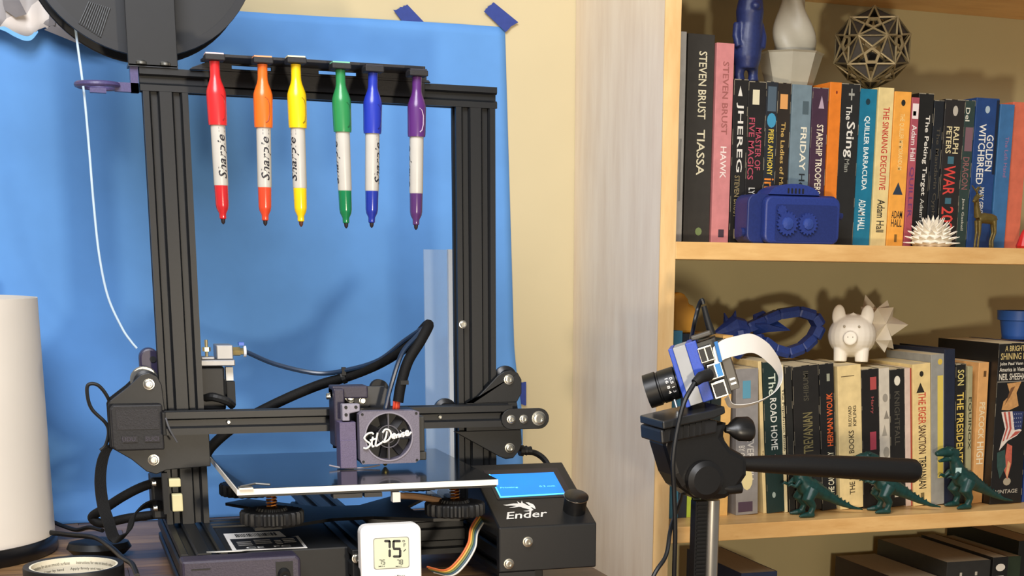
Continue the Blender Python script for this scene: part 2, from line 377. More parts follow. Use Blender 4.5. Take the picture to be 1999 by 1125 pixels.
part('upper_plate', MB().xz([(300, 113), (306, 113), (334, 141), (340, 144.5), (348, 145.5), (355, 143), (359, 136), (359, 122), (354, 113)], -8, -5), blk, rb, bevel=.7)
part('web_plate', MB().xz([(300, 84.6), (358.4, 84.6), (356, 98), (354, 112.9), (300, 112.9)], -7.8, -5), blk, rb)
bolt(rb, (345, -8, 136.5)); bolt(rb, (346, -8, 65.7)); wheel(rb, 346, 137.5); wheel(rb, 346.5, 66)
wheel(rb, 281.5, 105)
tp = part('belt_tensioner', MB().xz(circ(371, 98, 10.6, 10, -90, 90)+circ(341, 98, 10.6, 10, 90, 270), -31, -28.4), blk2, pr, bevel=.6)
bolt(tp, (340.6, -31, 98), 3.6); bolt(tp, (354, -31, 98), 3.6); bolt(tp, (370, -31, 98.4), 6, h=4.5)
# extruder behind left upright
exm = part('extruder_motor', MB().box(20, 64, 26, 68, 108, 150).box(22, 65.5, 27, 67, 122, 138), blk2, pr, bevel=2)
part('coupling', MB().box(66, 73, 34, 44, 136, 149), M('#d7d7d4', .4), exm); part('motor_back', MB().box(66, 74, 32, 62, 112, 135), matte, exm)
xp = part('extruder_block', MB().box(41, 74, 22, 62, 151, 157).box(57, 73, 26, 56, 157, 171).box(42, 55, 24, 40, 157, 160), M('#8c8d90', .4, .4, .05), pr, bevel=1, label='grey metal extruder block')
part('spring_screw', MB().cyl((48, 30, 160), (48, 30, 176), 1.6).cyl((48, 30, 165), (48, 30, 169), 4, n=6), M('#c9bd96', .35, .8), xp)
part('fitting', MB().lathe([(4.6, 0), (4.6, 8), (3.4, 8.2), (3.4, 11)], (73.2, 40, 164), (1, 0, 0), 6), M('#d9c68a', .3, .9), xp)
part('collar', MB().lathe([(5.6, 0), (5.6, 2.4)], (84.5, 40, 164), (1, 0, 0), 16), M('#e9edf5', .4), xp); part('clip', MB().box(80, 85, 36, 44, 170, 173), M('#2e62c8', .4), xp)
part('tensioner_lever', MB().tube(bez([(44, 28, 120), (52, 20, 121), (64, 20, 117), (70, 24, 112)], 4), 4), matte, exm)
fgd = part('knob_cover', MB().xz(circ(-6, 159, 9.5, 14, 0, 180)+[(-15.5, 138), (6, 138), (6, 155)], 26, 44), M('#2a2440', .4, 0, .1), pr, bevel=2, label='dark purple rounded filament guide')
part('inlet', MB().lathe([(3, 0), (3, 1)], (-3, 26, 158), (0, -1, 0), 12), matte, fgd)
# left lower motor with connector
zm = part('axis_motor', MB().box(-12, 16, 22, 62, 2, 44), blk2, pr, bevel=2)
cn = part('switch_board', MB().box(-3, 2, -9, 4, 12, 52), matte, pr)
part('connector', MB().box(3, 14, -9, 0, 38, 46).box(5, 15, -9, 0, 14, 31), M('#d8cfa0', .5), cn, bevel=1, label='beige plug')
for z in (18, 42): bolt(cn, (-9, -6, z), 2.4, (-1, 0, 0))
# heated bed
bd = part('bed_plate', MB().box(49.5, 284.5, -172, 62, 54.4, 58.6), M('#11161d', .16, .0, .05, 20, 0, coat=.3), pr, label='glossy dark build plate')
part('bed_edge', MB().box(49.2, 284.8, -172.9, -172.1, 53.2, 58.3).box(48.4, 49.3, -172.9, 62, 53.2, 58.3), M('#ece9df', .45), bd, label='white plate edge')
part('heater_plate', MB().box(50, 284, -171, 61, 51, 54.2), blk2, bd)
part('edge_clip', MB().box(50, 62, -176, -166, 58.7, 60).tube([(52, -171, 60.5), (66, -160, 61), (78, -166, 60.5)], 1), silver, bd)
for k, (x, l) in enumerate(((132, 26), (160, 16))): part('plate_clip', MB().box(x, x+l, -174, -160, 47, 50.8), blk2, bd)
part('terminal', MB().box(186, 193, -172, -163, 41, 50), M('#cfccc4', .5), bd); part('heater_cable', MB().tube(bez([(193, -166, 46), (212, -150, 42), (240, -130, 34)], 6), 3), M('#8a6a4c', .6), bd)
cr = part('bed_carriage', MB().xy([(70, -112), (95, -108), (147, -80), (187, -80), (239, -108), (264, -112), (264, -90), (232, -60), (232, -30), (274, 40), (250, 60), (187, -10), (147, -10), (84, 60), (60, 40), (102, -30), (102, -60), (70, -90)], 10, 13), blk2, pr)
for x in (82, 252):
    for y in (-140, 30):
        sp = part('bed_spring', MB().tube([(x+4.2*math.cos(t*.9), y+4.2*math.sin(t*.9), 36+t*.4) for t in range(38)], 1.1, 6), brass, bd, smooth=True)
        kn = part('levelling_knob', MB().rings([[Vector((x+(28.5 if (j//2) % 2 else 26.2)*k*math.cos(2*math.pi*j/96), y+(28.5 if (j//2) % 2 else 26.2)*k*math.sin(2*math.pi*j/96), z)) for j in range(96)] for z, k in ((22, .96), (23.5, 1), (32, 1), (33.5, .96), (33.6, .5), (36, .45))]), matte, bd, smooth=25)
for y in (-60, -20):
    for x in (140, 194): part('roller_wheel', MB().lathe([(8, -5), (12, -2), (12, 2), (8, 5)], (x, y, -9.5), (0, 0, 1), 20), wheelm, cr, smooth=30)
# tool head
th = part('carriage_plate', MB().xz([(158, 74), (216, 74), (216, 128), (210, 134), (188, 134), (184, 130), (158, 130)], -33, -30), M('#34363a', .45, .3), pr, bevel=.8)
pb = part('carriage_bracket', MB().box(155.5, 166, -58, -30, 78, 134).box(155.5, 190, -52, -30, 124, 136), purp, th, bevel=1.5, label='dark purple printed bracket')
bolt(th, (176, -34, 124), 4.4); bolt(th, (187, -34, 121), 3); bolt(th, (154, -46, 126), 3, (-1, 0, 0))
part('boss', MB().lathe([(8, 0), (8, 4)], (187, -33.2, 120), (0, -1, 0), 18), M('#303236', .5), th); bolt(th, (187, -37.4, 120.5), 2.6)
part('idler', MB().lathe([(9, 0), (9, 8)], (206, -30, 131), (0, 1, 0), 20), matte, th, smooth=30)
def ringplate(x0, x1, z0, z1, cx, cz, r, y0, y1, n=48):
    mb = MB(); sq = []; ci = []
    for j in range(n):
        a = 2*math.pi*j/n; c, s_ = math.cos(a), math.sin(a)
        t = min((x1-cx)/c if c > 1e-6 else ((x0-cx)/c if c < -1e-6 else 1e9), (z1-cz)/s_ if s_ > 1e-6 else ((z0-cz)/s_ if s_ < -1e-6 else 1e9))
        sq.append((cx+c*t, cz+s_*t)); ci.append((cx+c*r, cz+s_*r))
    for A, y in ((sq, y0), (ci, y0), (ci, y1), (sq, y1)): mb.v += [Vector((a, y, b)) for a, b in A]
    for k in range(4):
        for j in range(n): mb.f.append((k*n+j, k*n+(j+1) % n, ((k+1) % 4)*n+(j+1) % n, ((k+1) % 4)*n+j))
    return mb
sm = M('#6a6575', .5, .1, .12, 900, .3)
sd = part('fan_shroud', ringplate(174, 232, 64.5, 114.8, 202, 90.4, 22.2, -86, -74), sm, pr, label='grey purple printed fan shroud')
part('shroud_body', MB().box(175, 231, -73.9, -40, 66, 114), blk2, sd)
part('rim', MB().lathe([(22.2, 0), (22.2, .9), (23.6, .9), (23.6, 0)], (202, -86.05, 90.4), (0, -1, 0), 48, False, False), M('#85808e', .5), sd)
fan = part('fan', MB().lathe([(9.5, 0), (9.5, 6), (8.5, 6.5)], (202, -78, 90.4), (0, -1, 0), 28).lathe([(21.6, 0), (21.6, .4)], (202, -74.3, 90.4), (0, -1, 0), 36), matte, sd, smooth=30)
for k in range(7):
    a = 2*math.pi*k/7; part('blade', MB().obox((202+15.5*math.cos(a), -78, 90.4+15.5*math.sin(a)), Vector((math.cos(a), 0, math.sin(a)))*6, Vector((-math.sin(a)*.7, .6, math.cos(a)*.7))*4.5, Vector((math.sin(a)*.6, .7, -math.cos(a)*.6))*.4), M('#26262a', .5), fan)
gl = part('grille', MB().box(201.3, 202.7, -85.5, -84, 68.4, 112.4).lathe([(10, 0), (11, 0), (11, 1.2), (10, 1.2)], (202, -84, 90.4), (0, -1, 0), 32, False, False).lathe([(5.5, 0), (6.4, 0), (6.4, 1.2), (5.5, 1.2)], (202, -84, 90.4), (0, -1, 0), 24, False, False), M('#4a4852', .5), sd)
for x in (177, 229):
    for z in (67, 112): part('screw_hole', MB().lathe([(1.3, 0), (1.3, .3)], (x, -86.1, z), (0, -1, 0), 10), matte, sd)
strokes = [[(660, 655), (640, 640), (600, 652), (568, 690), (590, 722), (622, 745), (622, 772), (590, 797), (558, 792)],
 [(655, 680), (643, 740), (650, 778), (668, 772)], [(625, 716), (682, 702)], [(702, 640), (690, 705), (684, 772), (745, 738)],
 [(795, 625), (785, 680), (768, 722)], [(750, 640), (778, 608), (818, 616), (836, 658), (815, 705), (775, 732), (744, 728)],
 [(846, 684), (876, 670), (872, 652), (852, 662), (848, 690), (876, 694)], [(890, 655), (889, 694)], [(890, 672), (912, 655), (915, 688)],
 [(932, 648), (932, 682)], [(968, 640), (946, 646), (952, 660), (966, 668), (950, 682)], [(978, 660), (1006, 642), (1002, 622), (984, 632), (984, 664), (1010, 664), (1038, 632)], [(930, 625), (933, 622)]]
mb = MB()
for st in strokes: mb.tube(bez([W(600+a/5.113, 720+b/5.113, -88) for a, b in st], 6), .95, 6)
part('lettering', mb, white, sd, smooth=True, label='white handwritten name')
part('side_duct', MB().box(232.2, 239, -78, -48, 74, 108).box(232.2, 240, -80, -60, 66, 74), M('#34332f', .6), sd, bevel=1)
lp = part('probe_housing', MB().box(157, 172.5, -76, -56, 60, 104).box(157, 172.5, -77, -76.1, 60, 87), M('#5c5270', .5, 0, .15, 900, .35), pr, bevel=1.2, label='purple printed probe housing')
part('probe_bracket', MB().xz([(160, 105), (167, 105), (167, 112), (177, 114), (177, 121), (160, 121)], -76, -66), M('#8f8b98', .5, 0, .1, 900, .3), lp, bevel=1)
for x, z in ((163.5, 118), (173, 118), (163.5, 111)): part('bracket_hole', MB().lathe([(1.6, 0), (1.6, .4)], (x, -76.1, z), (0, -1, 0), 10), matte, lp)
nz = part('nozzle', MB().lathe([(1, 0), (4, 4), (4, 7), (6, 7), (6, 11)], (203, -62, 59.2), (0, 0, 1), 16), M('#a59a55', .35, .9), pr, smooth=30)
part('duct_lip', MB().tube(bez([(148, -66, 62), (160, -72, 60), (180, -74, 59.7), (196, -70, 61)], 5), .8), M('#8b8790', .5), sd)
# filament feed tube, cable sleeve and loose wires
def run(name, pts, r, mat, par=pr, n=8, seg=10, lab=None): return part(name, MB().tube(bez(pts, seg), r, n), mat, par, smooth=True, label=lab)
tubem = M('#1e3049', .3, 0, .05)
run('feed_tube', [(86, 40, 164), W(540, 712, 40), W(620, 729, 35), W(680, 722, 20), W(740, 703, 0), W(790, 665, -25), W(828, 640, -42), W(815, 655, -52), W(785, 690, -58), W(763, 755, -60), W(752, 800, -62)], 2.3, tubem, lab='dark blue feed tube')
run('cable_sleeve', [W(395, 905, 60), W(415, 870, 55), W(470, 825, 50), W(545, 785, 45), W(620, 753, 38), W(680, 735, 25), W(745, 708, 0), W(800, 672, -25), W(836, 634, -42), W(822, 664, -54), W(797, 705, -58), W(783, 750, -60), W(777, 785, -62)], 5.2, sleeve, n=10, lab='black braided cable sleeve')
part('cable_tie', MB().lathe([(6.6, -2), (6.6, 2)], W(671, 737, 27), (1, -.3, .35), 12).box(*[k for c, h in zip(W(671, 725, 22), (2, 2, 4)) for k in (c-h, c+h)]), matte, pr)
part('cable_tie', MB().box(*[k for c, h in zip(W(789, 747, -64), (4, 2, 2)) for k in (c-h, c+h)]), matte, pr)
for k, cx_ in enumerate((770, 775, 779)): run('wire', [W(cx_, 782, -62), W(cx_-1, 795, -62), W(cx_-2, 806, -60)], 1.3, M(('#c8402c', '#e0542f', '#b03528')[k], .5))
run('wire_loop', [W(224, 868, 10), W(221, 820, 8), W(212, 780, 6), W(192, 753, 4), W(172, 752, 4), W(171, 775, 4), W(180, 800, 5), W(206, 826, 6), W(212, 845, 6), W(206, 870, 6), W(196, 880, 6)], 1.7, matte)
def flat(name, pts, w, par=pr, th=.8, mat=sleeve): 
    return part(name, MB().strip(bez(pts, 8), w, th), mat, par, smooth=50)
flat('flat_cable', [W(228, 862, 6), W(205, 885, 2), W(196, 930, -2), W(200, 980, -8), W(212, 1020, -20), W(225, 1052, -40), W(250, 1040, -30), W(262, 1005, -10), W(290, 985, 10), W(330, 988, 24)], [Vector((5.2, 2, .8))]*41+[Vector((3.4, 1, 3.6))]*40)
run('cable_sleeve', [W(330, 935, 26), W(280, 950, 30), W(240, 970, 34), W(205, 993, 40), W(180, 1010, 48), W(200, 1022, 44), W(250, 1012, 40), W(320, 1003, 34)], 4.6, sleeve, n=10)
run('motor_cable', [(359, 4, 66), W(1025, 882, 10), W(1045, 885, 14), W(1063, 898, 10), W(1072, 918, 4), W(1070, 950, 0)], 3.2, matte); part('strain_relief', MB().lathe([(5.6, 0), (6, 4), (4.4, 5), (5.4, 8), (4, 9), (4.8, 13)], W(1014, 880, 8), (1, .1, -.05), 12), matte, pr)
# spool holder and filament guide arm
hp = part('spool_holder', MB().xz([(-11.5, 422.2), (32, 422.2), (32, 560), (26, 568), (-5, 568), (-11.5, 560)], -2, 1.4), M('#15171a', .5, .1), pr, bevel=.6)
part('holder_arm', MB().cyl((7, 1.5, 551.6), (7, 95, 551.6), 14, n=24), matte, hp, smooth=30)
part('holder_foot', MB().box(-11.5, 32, -2, 22, 422, 424), M('#33363c', .45, .3), hp)
for x in (0, 21): part('bolt', MB().lathe([(5, 0), (5, 2), (3.6, 3.2)], (x, -1, 424.2), (0, 0, 1), 14), steel, hp, smooth=30)
ga = part('filament_guide', MB().tube([(-38.5+18*math.cos(R(a)), 8+18*math.sin(R(a)), 404+(a % 360)*.004) for a in range(200, -165, -14)], 2.6, 8).box(-24, -3, 2, 10, 400, 408).box(-10, -3, 2, 14, 400, 424).box(-46, -32, -10, -2, 397, 401), M('#4a4470', .4, 0, .12, 600, .2), pr, smooth=30, label='purple printed filament guide arm')
# ------------------------------------------------------------------ control box
ang = math.atan2(45, 103); sl = Vector((0, math.cos(ang), math.sin(ang))); nn = Vector((0, -math.sin(ang), math.cos(ang))); P0 = Vector((0, -170, 12))
def L(x, t, h): return Vector((x, 0, 0))+P0+sl*t+nn*h
cbm = M('#18191b', .42, .1, .08, 400)
cb = part('control_box', MB().yz([(-170, -31), (-170, 12), (-67, 57), (-60, 56), (-60, 1.5), (-161, 1.5), (-161, -31)], 286.5, 384), cbm, pr, bevel=1.4)
part('bracket_leg', MB().box(286.5, 322, -170, -166, -49, -31.1), cbm, cb)
part('screen_bezel', MB().prism([(298, 48), (375, 48), (375, 102), (298, 102)], L, .05, .5), M('#17151f', .3), cb)
scr = part('screen', MB().prism([(302.5, 52.5), (368.5, 54), (368.5, 93), (302.5, 93)], L, .5, 1.0), M('#0878dc', .3, 0, .05, 40, emit=.62), cb, label='lit blue display')
part('screen_edge', MB().prism([(301.5, 51), (369.5, 52.5), (369.5, 54), (302.5, 52.6)], L, .5, 1.1).prism([(301.5, 51), (302.6, 52), (302.6, 93.5), (301.5, 93.5)], L, .5, 1.1), M('#52c4ff', .3, 0, .03, emit=1.2), scr)
cy = M('#66c2ff', .4, emit=.9)
for s_, x, w in (('Printing', 306, 18), ('0.2 mm', 346, 16)): text(s_, cy, scr, lambda a, b: L(x+a*w, 66+b*3, 1.15))
kb = L(368.5, 24, 0)
kn = part('dial_knob', MB().lathe([(11, 0), (11, 15), (11.6, 15.2)], kb, nn, 36), M('#0e0f11', .4), cb, smooth=30)
part('knob_cap', MB().lathe([(11.8, 15.3), (11.8, 16.8), (11, 17.2)], kb, nn, 36), M('#0c0d0f', .25), kn, smooth=30)
part('knob_ring', MB().lathe([(12.2, 15.5), (12.2, 16.2)], kb, nn, 36), steel, kn, smooth=30)
wl = M('#dcdad4', .45)
v, f = glyphs('Ender', .35)
part('lettering', MB().add([L(297.5+(a)*43, 13.5+b*12+a*1.5, .35) for a, b in v], f), wl, cb, label='white italic word')
lg = [[(300, 212), (410, 205), (560, 178), (650, 175), (690, 178), (655, 118), (725, 162), (760, 168), (782, 100), (805, 160), (880, 200), (950, 235), (1010, 245), (880, 150), (960, 150), (1080, 200), (1120, 250), (1142, 318), (1100, 312), (1060, 285), (1005, 272), (1040, 300), (1085, 345), (1010, 380), (900, 385), (820, 372), (940, 360), (990, 345), (900, 310), (800, 290), (760, 265), (700, 262), (590, 285), (440, 290), (560, 262), (640, 240), (500, 232), (380, 240)]]
for pl in lg:
    q = [Wp(960+a/13.33, 970+b/13.33, P0+nn*.35, nn) for a, b in pl]
    bm = bmesh.new(); bm.faces.new([bm.verts.new(p) for p in q]); bmesh.ops.triangulate(bm, faces=bm.faces[:])
    bm.verts.index_update(); mb = MB().add([v_.co.copy() for v_ in bm.verts], [tuple(x.index for x in fc_.verts) for fc_ in bm.faces]); bm.free()
    part('emblem', mb, wl, cb, label='white winged emblem')
bolt(cb, W(1030, 1058, -170), 4); bolt(cb, W(993, 1101, -170), 4)
# ribbon cable, one strip for each colour
rc = part('ribbon_cable', MB().strip(bez([W(940, 1010, -100), W(925, 1035, -150), W(920, 1065, -168), W(900, 1098, -172), W(875, 1118, -168), W(840, 1112, -150)], 8), (2.2, -1, -2.2), .5), M('#4a3a30', .5), pr, smooth=50)
for k, c in enumerate(('#c8683a', '#d8a24a', '#6b7a4a', '#3f5a6a', '#d8d4cc')):
    o_ = Vector((1.4, -.8, -1.2))*(k-2)+Vector((0, -1.2, 0))
    part('ribbon_strand', MB().tube([p+o_ for p in bez([W(940, 1010, -100), W(925, 1035, -150), W(920, 1065, -168), W(900, 1098, -172), W(875, 1118, -168), W(840, 1112, -150)], 8)], .95, 6), M(c, .5), rc, smooth=True)

# ================================================================== marker rack and markers
rk = thing('marker_rack', 'black printed rack on the printer top bar holding six markers', 'rack', (150, 0, 422))
rm = M('#1c1b1e', .6, 0, .12, 600, .2)
part('plate', MB().xz([(42, 421.9), (268, 421.9), (266, 424.2), (45, 424.2)], -4, 1).xz([(55, 427.6), (263, 427.2), (258, 431.5), (60, 432)], -4, 1).xz([(45, 424), (80, 424), (80, 428), (55, 428)], -3.9, .9).box(116, 160, -3.9, .9, 424, 428).box(196, 264, -3.9, .9, 424, 428).box(60, 262, -4, -.6, 408, 421.9), rm, rk, bevel=.4)
part('shelf_plate', MB().xy([(52, -4.1), (258, -4.1), (252, -48), (56, -48)], 428.6, 431.2), rm, rk, bevel=.4)
MK = [('red', '#d92a2e', 436, 438, 418, 112, 24, '#e8c9c9'), ('orange', '#f07022', 518, 441, 512, 118, 12, '#f0a070'), ('yellow', '#f5cf10', 588, 443, 577, 118, -52, '#efe8c0'),
      ('green', '#2c8a4e', 676, 446, 664, 129, -84, '#7fc9a8'), ('blue', '#2337b0', 725.5, 445, 728, 135, 52, '#2b2b35'), ('purple', '#5a2a74', 812, 449, 814, 143, -100, '#2b2b35')]
sec2 = {'red': '#c5262c', 'orange': '#d8482a', 'yellow': '#f2cc14', 'green': '#0f7848', 'blue': '#20349c', 'purple': '#54306a'}
clip_shade = {'red': '#9a1a1e', 'orange': '#a8481a', 'yellow': '#8a7410', 'green': '#1c5a34', 'blue': '#141f70', 'purple': '#b8a8c0'}; barrel = M('#c3c0b8', .35, 0, .03); ink = M('#22222a', .5)  # clip tubes coloured to imitate shading: darker than the cap, paler on purple
for nm, col, ut, vt, uh, vh, th0, rimc in MK:
    tip = W(ut, vt, -60); top = W(uh, vh+2, -60); ax = (top-tip); Lm = ax.length; ax.normalize()
    bx = top
    part('holder_ring', MB().xy([(bx.x-8.6, -69), (bx.x+8.6, -69), (bx.x+8.6, -50), (bx.x-8.6, -50)], bx.z-2.2, bx.z+2.8), rm, rk, bevel=.8)
    mk = thing('marker', '%s capped felt marker hanging tip down from the printer rack' % nm, 'marker', tip, 'markers hanging from the rack')
    cm = M(col, .32, 0, .04, coat=.2)
    k = Lm/143.
    part('cap', MB().lathe([(6.6, 86*k), (8.0, 86.2*k), (8.3, 89*k), (8.6, 112*k), (8.4, 115*k), (7.2, 119*k), (5.3, 124*k), (4.6, 127*k), (4.4, 130*k), (4.4, 138*k), (4.5, 140.4*k)], tip, ax, 28), cm, mk, smooth=35)
    part('cap_rim', MB().box(bx.x-8, bx.x+7.5, -68, -52, bx.z+2.85, bx.z+4), M(rimc, .5), mk)
    a0 = R(20 if nm in ('orange', 'purple') else 38)
    def cyp(th, z, r, tip=tip, ax=ax): return tip+ax*z+Vector((r*math.sin(th), -r*math.cos(th), 0))
    clip = part('cap_clip', MB().tube([cyp(a0+R(w_), z*k, 8.1) for w_, z in ((-16, 112), (2, 110), (14, 105), (14, 97), (4, 92), (-12, 90))], .7, 6), M(clip_shade[nm], .3), mk, smooth=True)
    part('barrel', MB().lathe([(6.1, 34*k), (6.4, 35*k), (6.5, 86.5*k)], tip, ax, 24), barrel, mk, smooth=35)
    part('grip', MB().lathe([(2.4, 4.6*k), (3.1, 5.2*k), (3.2, 9.5*k), (5.2, 13.5*k), (5.8, 17*k), (6.1, 34*k)], tip, ax, 24), M(sec2[nm], .22, 0, .03, coat=.4), mk, smooth=35)
    part('tip', MB().lathe([(.5, 0), (1.7, 1.6), (2.1, 4.8*k)], tip, ax, 14), M('#5a3020' if nm == 'yellow' else '#241a20', .5), mk, smooth=35)
    v, f = glyphs('Sharpie', .3)
    part('lettering', MB().add([cyp(R(th0)+(.5-b)*1.55, (40+a*38)*k, 6.6) for a, b in v], f), ink, mk)
    part('print_band', MB().add([cyp(R(th0)+(.5-b)*.9, (80+a*4.5)*k, 6.6) for a, b in [(0, 0), (.4, 0), (.4, 1), (0, 1), (.6, 0), (1, 0), (1, 1), (.6, 1)]], [(0, 1, 2, 3), (4, 5, 6, 7)]), ink, mk)

# ================================================================== filament spool and strand
spc = Vector((7, 0, 539)); sp = thing('filament_spool', 'large black filament spool hanging above the printer frame', 'spool', (7, 60, 436))
sm_ = M('#15171b', .5, 0, .06, 60)
def flange(y0, y1): return MB().lathe([(27, 0), (103.5, 0), (104.5, .8), (104.5, y1-y0-.6), (103.5, y1-y0), (27, y1-y0), (27, 0)], (7, y0, 539), (0, 1, 0), 72, False, False)
fl = part('flange', flange(28, 31.5), sm_, sp, smooth=30); part('flange', flange(88, 91.5), sm_, sp, smooth=30)
part('rim_lip', MB().lathe([(97, 0), (97, .8), (104.2, .8), (104.2, 0)], (7, 28, 539), (0, -1, 0), 72, False, False), M('#1b1d22', .4), fl, smooth=30)
part('hub', MB().lathe([(27, 0), (50, 0), (50, 56), (27, 56), (27, 0)], (7, 31.6, 539), (0, 1, 0), 40, False, False), sm_, sp, smooth=30)
part('wound_filament', MB().lathe([(50, 0)]+[(88+1.2*math.sin(i*2.1), 1+i*2.4) for i in range(23)]+[(50, 56)], (7, 31.6, 539), (0, 1, 0), 56, False, False), M('#c9d3dc', .4), sp, smooth=60)
rib = M('#4a4c4e', .4, .3)
for i in range(11):
    t = i/10; a = W(174+40.5*t, 2.6+13*t, 27.2); b = W(155+41*t, 45.5+26.5*t, 27.2)
    part('rib', MB().cyl(a, b, .55, n=6).ball(b, 1.0, 8, 5), rib, fl)
fp = [W(145, 38, 52), W(152, 92, 40), W(160, 150, 20), W(166, 200, 9), W(174, 290, 12), W(183, 400, 18), W(194, 500, 24), W(211, 580, 30), W(238, 640, 33), W(256, 667, 34), W(267, 680, 35)]
tag(part('filament_strand', MB().tube([W(150, 20, 56)]+bez(fp, 8), 1.1, 8), M('#c4dcf2', .35), None, smooth=True), 'thin white filament strand running from the spool down into the extruder', 'filament')

# ================================================================== table lamp
lc = Vector((-232, 183, DESK)); lr = 128.
lm = thing('table_lamp', 'white cylindrical lampshade table lamp on a black base', 'lamp', lc)
shm = M('#ece6dc', .75, 0, .03, 12)
part('lamp_shade', MB().lathe([(lr, 18), (lr, 262), (lr-1.2, 262), (lr-1.2, 18), (lr, 18)], lc, (0, 0, 1), 96, False, False), shm, lm, smooth=30)
part('base', MB().lathe([(lr+1, 0), (lr+2.5, 3), (lr+2.5, 12), (lr-1, 17), (40, 18), (12, 22), (9, 60), (9, 150)], lc, (0, 0, 1), 64), M('#131315', .35), lm, smooth=40)
part('bulb', MB().lathe([(13, 150), (13, 165), (20, 178), (28, 200), (24, 220), (8, 232)], lc, (0, 0, 1), 24), white, lm, smooth=40)
# tape roll
tc_ = Vector((-89, -72, DESK)); tr = thing('tape_roll', 'roll of black tape with printed paper core lying on the desk', 'tape', tc_)
part('tape', MB().lathe([(38.6, 0), (43.6, 0), (43.8, 1), (43.8, 29), (43.4, 30), (38.6, 29.6), (38.6, 0)], tc_, (0, 0, 1), 72, False, False), M('#141416', .5, 0, .1, 300), tr, smooth=30)
cr_ = part('core', MB().lathe([(36.5, .3), (38.4, .3), (38.4, 29.3), (36.5, 29.3), (36.5, .3)], tc_, (0, 0, 1), 72, False, False), M('#e8e2cc', .7, 0, .06), tr, smooth=30, label='cream paper core')
tx = M('#6f6c60', .7)
for k, s_ in enumerate(('Instructions for use on smooth surfaces', 'Apply firmly and tear by hand', 'Instrucciones de uso y seguridad')):
    for q in range(2):
        v, f = glyphs(s_); a0 = 20+q*75+k*9
        part('print_line', MB().add([tc_+Vector((36.3*math.cos(R(a0+66*(1-a))), 36.3*math.sin(R(a0+66*(1-a))), 23-k*6+b*3)) for a, b in v], f), tx, cr_)
# power strip and leads behind lamp
cbl = M('#0d0e10', .45)
tag(part('power_lead', MB().tube(bez([W(95, 1040, 150), W(140, 1045, 120), W(185, 1050, 90), W(215, 1068, 20), W(240, 1090, -40), W(258, 1102, -80), W(268, 1125, -130)], 8), 2.6), cbl, None, smooth=True), 'thin black power lead snaking over the desk past the tape roll', 'cable')
tag(part('power_brick', MB().lathe([(4, 0), (19, 2), (24, 9), (22, 15), (8, 19)], (-62, 118, DESK), (0, 0, 1), 48, sq=(1.35, 1)), cbl, None, smooth=True), 'rounded black plug block on the desk between lamp and printer', 'plug')
tag(part('coiled_lead', MB().tube(bez([W(105, 1020, 240), W(125, 1028, 210), W(150, 1035, 170), W(175, 1030, 150), W(200, 1036, 120)], 8), 2.4), cbl, None, smooth=True), 'black lead lying on the desk behind the lamp base', 'cable')

# ================================================================== thermometer
TY = -200.; a_ = W(703, 1024, TY); b_ = W(822, 1026, TY); zt = (a_.z+b_.z)/2
tm = thing('digital_thermometer', 'small white digital thermometer showing 75 degrees in front of the printer', 'thermometer', ((a_.x+b_.x)/2, TY+6, DESK))
part('body', MB().xz(rrect(a_.x, b_.x, DESK+.1, zt, 7), TY, TY+14), M('#f4f2ee', .4, 0, .01), tm, bevel=1.6)
def T(u, v, y=TY-.35): return W(690+u/9.78, 1010+v/9.78, y)
d0, d1 = T(405, 990), T(1045, 385)
part('display_rim', MB().xz(rrect(d0.x-.8, d1.x+.8, d0.z-.8, d1.z+.8, 2.4), TY-.25, TY-.02), M('#8d8f88', .4), tm)
dp = part('display', MB().xz(rrect(d0.x, d1.x, d0.z, d1.z, 2), TY-.5, TY-.26), M('#ccd2b8', .3, 0, .02), tm, label='pale green liquid crystal display')
seg = {'7': 'abc', '5': 'afgcd', '8': 'abcdefg'}
def digit(ch, u0, u1, v0, v1, w):
    mb = MB(); vm = (v0+v1)/2; g = w*.22
    S_ = {'a': (u0+g, u1-g, v0, v0+w), 'g': (u0+g, u1-g, vm-w/2, vm+w/2), 'd': (u0+g, u1-g, v1-w, v1), 'f': (u0, u0+w, v0+g, vm-g), 'b': (u1-w, u1, v0+g, vm-g), 'e': (u0, u0+w, vm+g, v1-g), 'c': (u1-w, u1, vm+g, v1-g)}
    for s_ in seg[ch]:
        p, q, r_, t = S_[s_]; e = min(q-p, t-r_)*.35
        pl = [(p+e, r_), (q-e, r_), (q, r_+e), (q, t-e), (q-e, t), (p+e, t), (p, t-e), (p, r_+e)]
        c = [T(x, y, TY-.55) for x, y in pl]; mb.xz([(k.x, k.z) for k in c], TY-.62, TY-.52)
    return part('digit', mb, M('#15161a', .5), dp)
digit('7', 575, 715, 435, 775, 46); digit('5', 742, 915, 435, 775, 46)
digit('7', 490, 540, 810, 905, 13); digit('5', 552, 605, 810, 905, 13); digit('7', 828, 880, 810, 905, 13); digit('8', 893, 945, 810, 905, 13)
dk_ = M('#15161a', .5)
def tt(s_, u0, u1, v0, v1):
    p, q = T(u0, v1, TY-.55), T(u1, v0, TY-.55); text(s_, dk_, dp, lambda a, b: (p.x+(q.x-p.x)*a, TY-.56, p.z+(q.z-p.z)*b))
tt('MIN', 482, 595, 925, 955); tt('MAX', 808, 930, 925, 955); tt('o', 932, 985, 435, 482); tt('F', 958, 1000, 500, 565)
c = [T(x, y) for x, y in ((950, 650), (992, 605), (1000, 620), (962, 662))]; part('trend_mark', MB().xz([(k.x, k.z) for k in c], TY-.62, TY-.52), dk_, dp)
p, q = T(450, 1165, TY-.2), T(985, 1098, TY-.2); text('ThermoPro', dk_, tm, lambda a, b: (p.x+(q.x-p.x)*a, TY-.2, p.z+(q.z-p.z)*b), 'lettering')

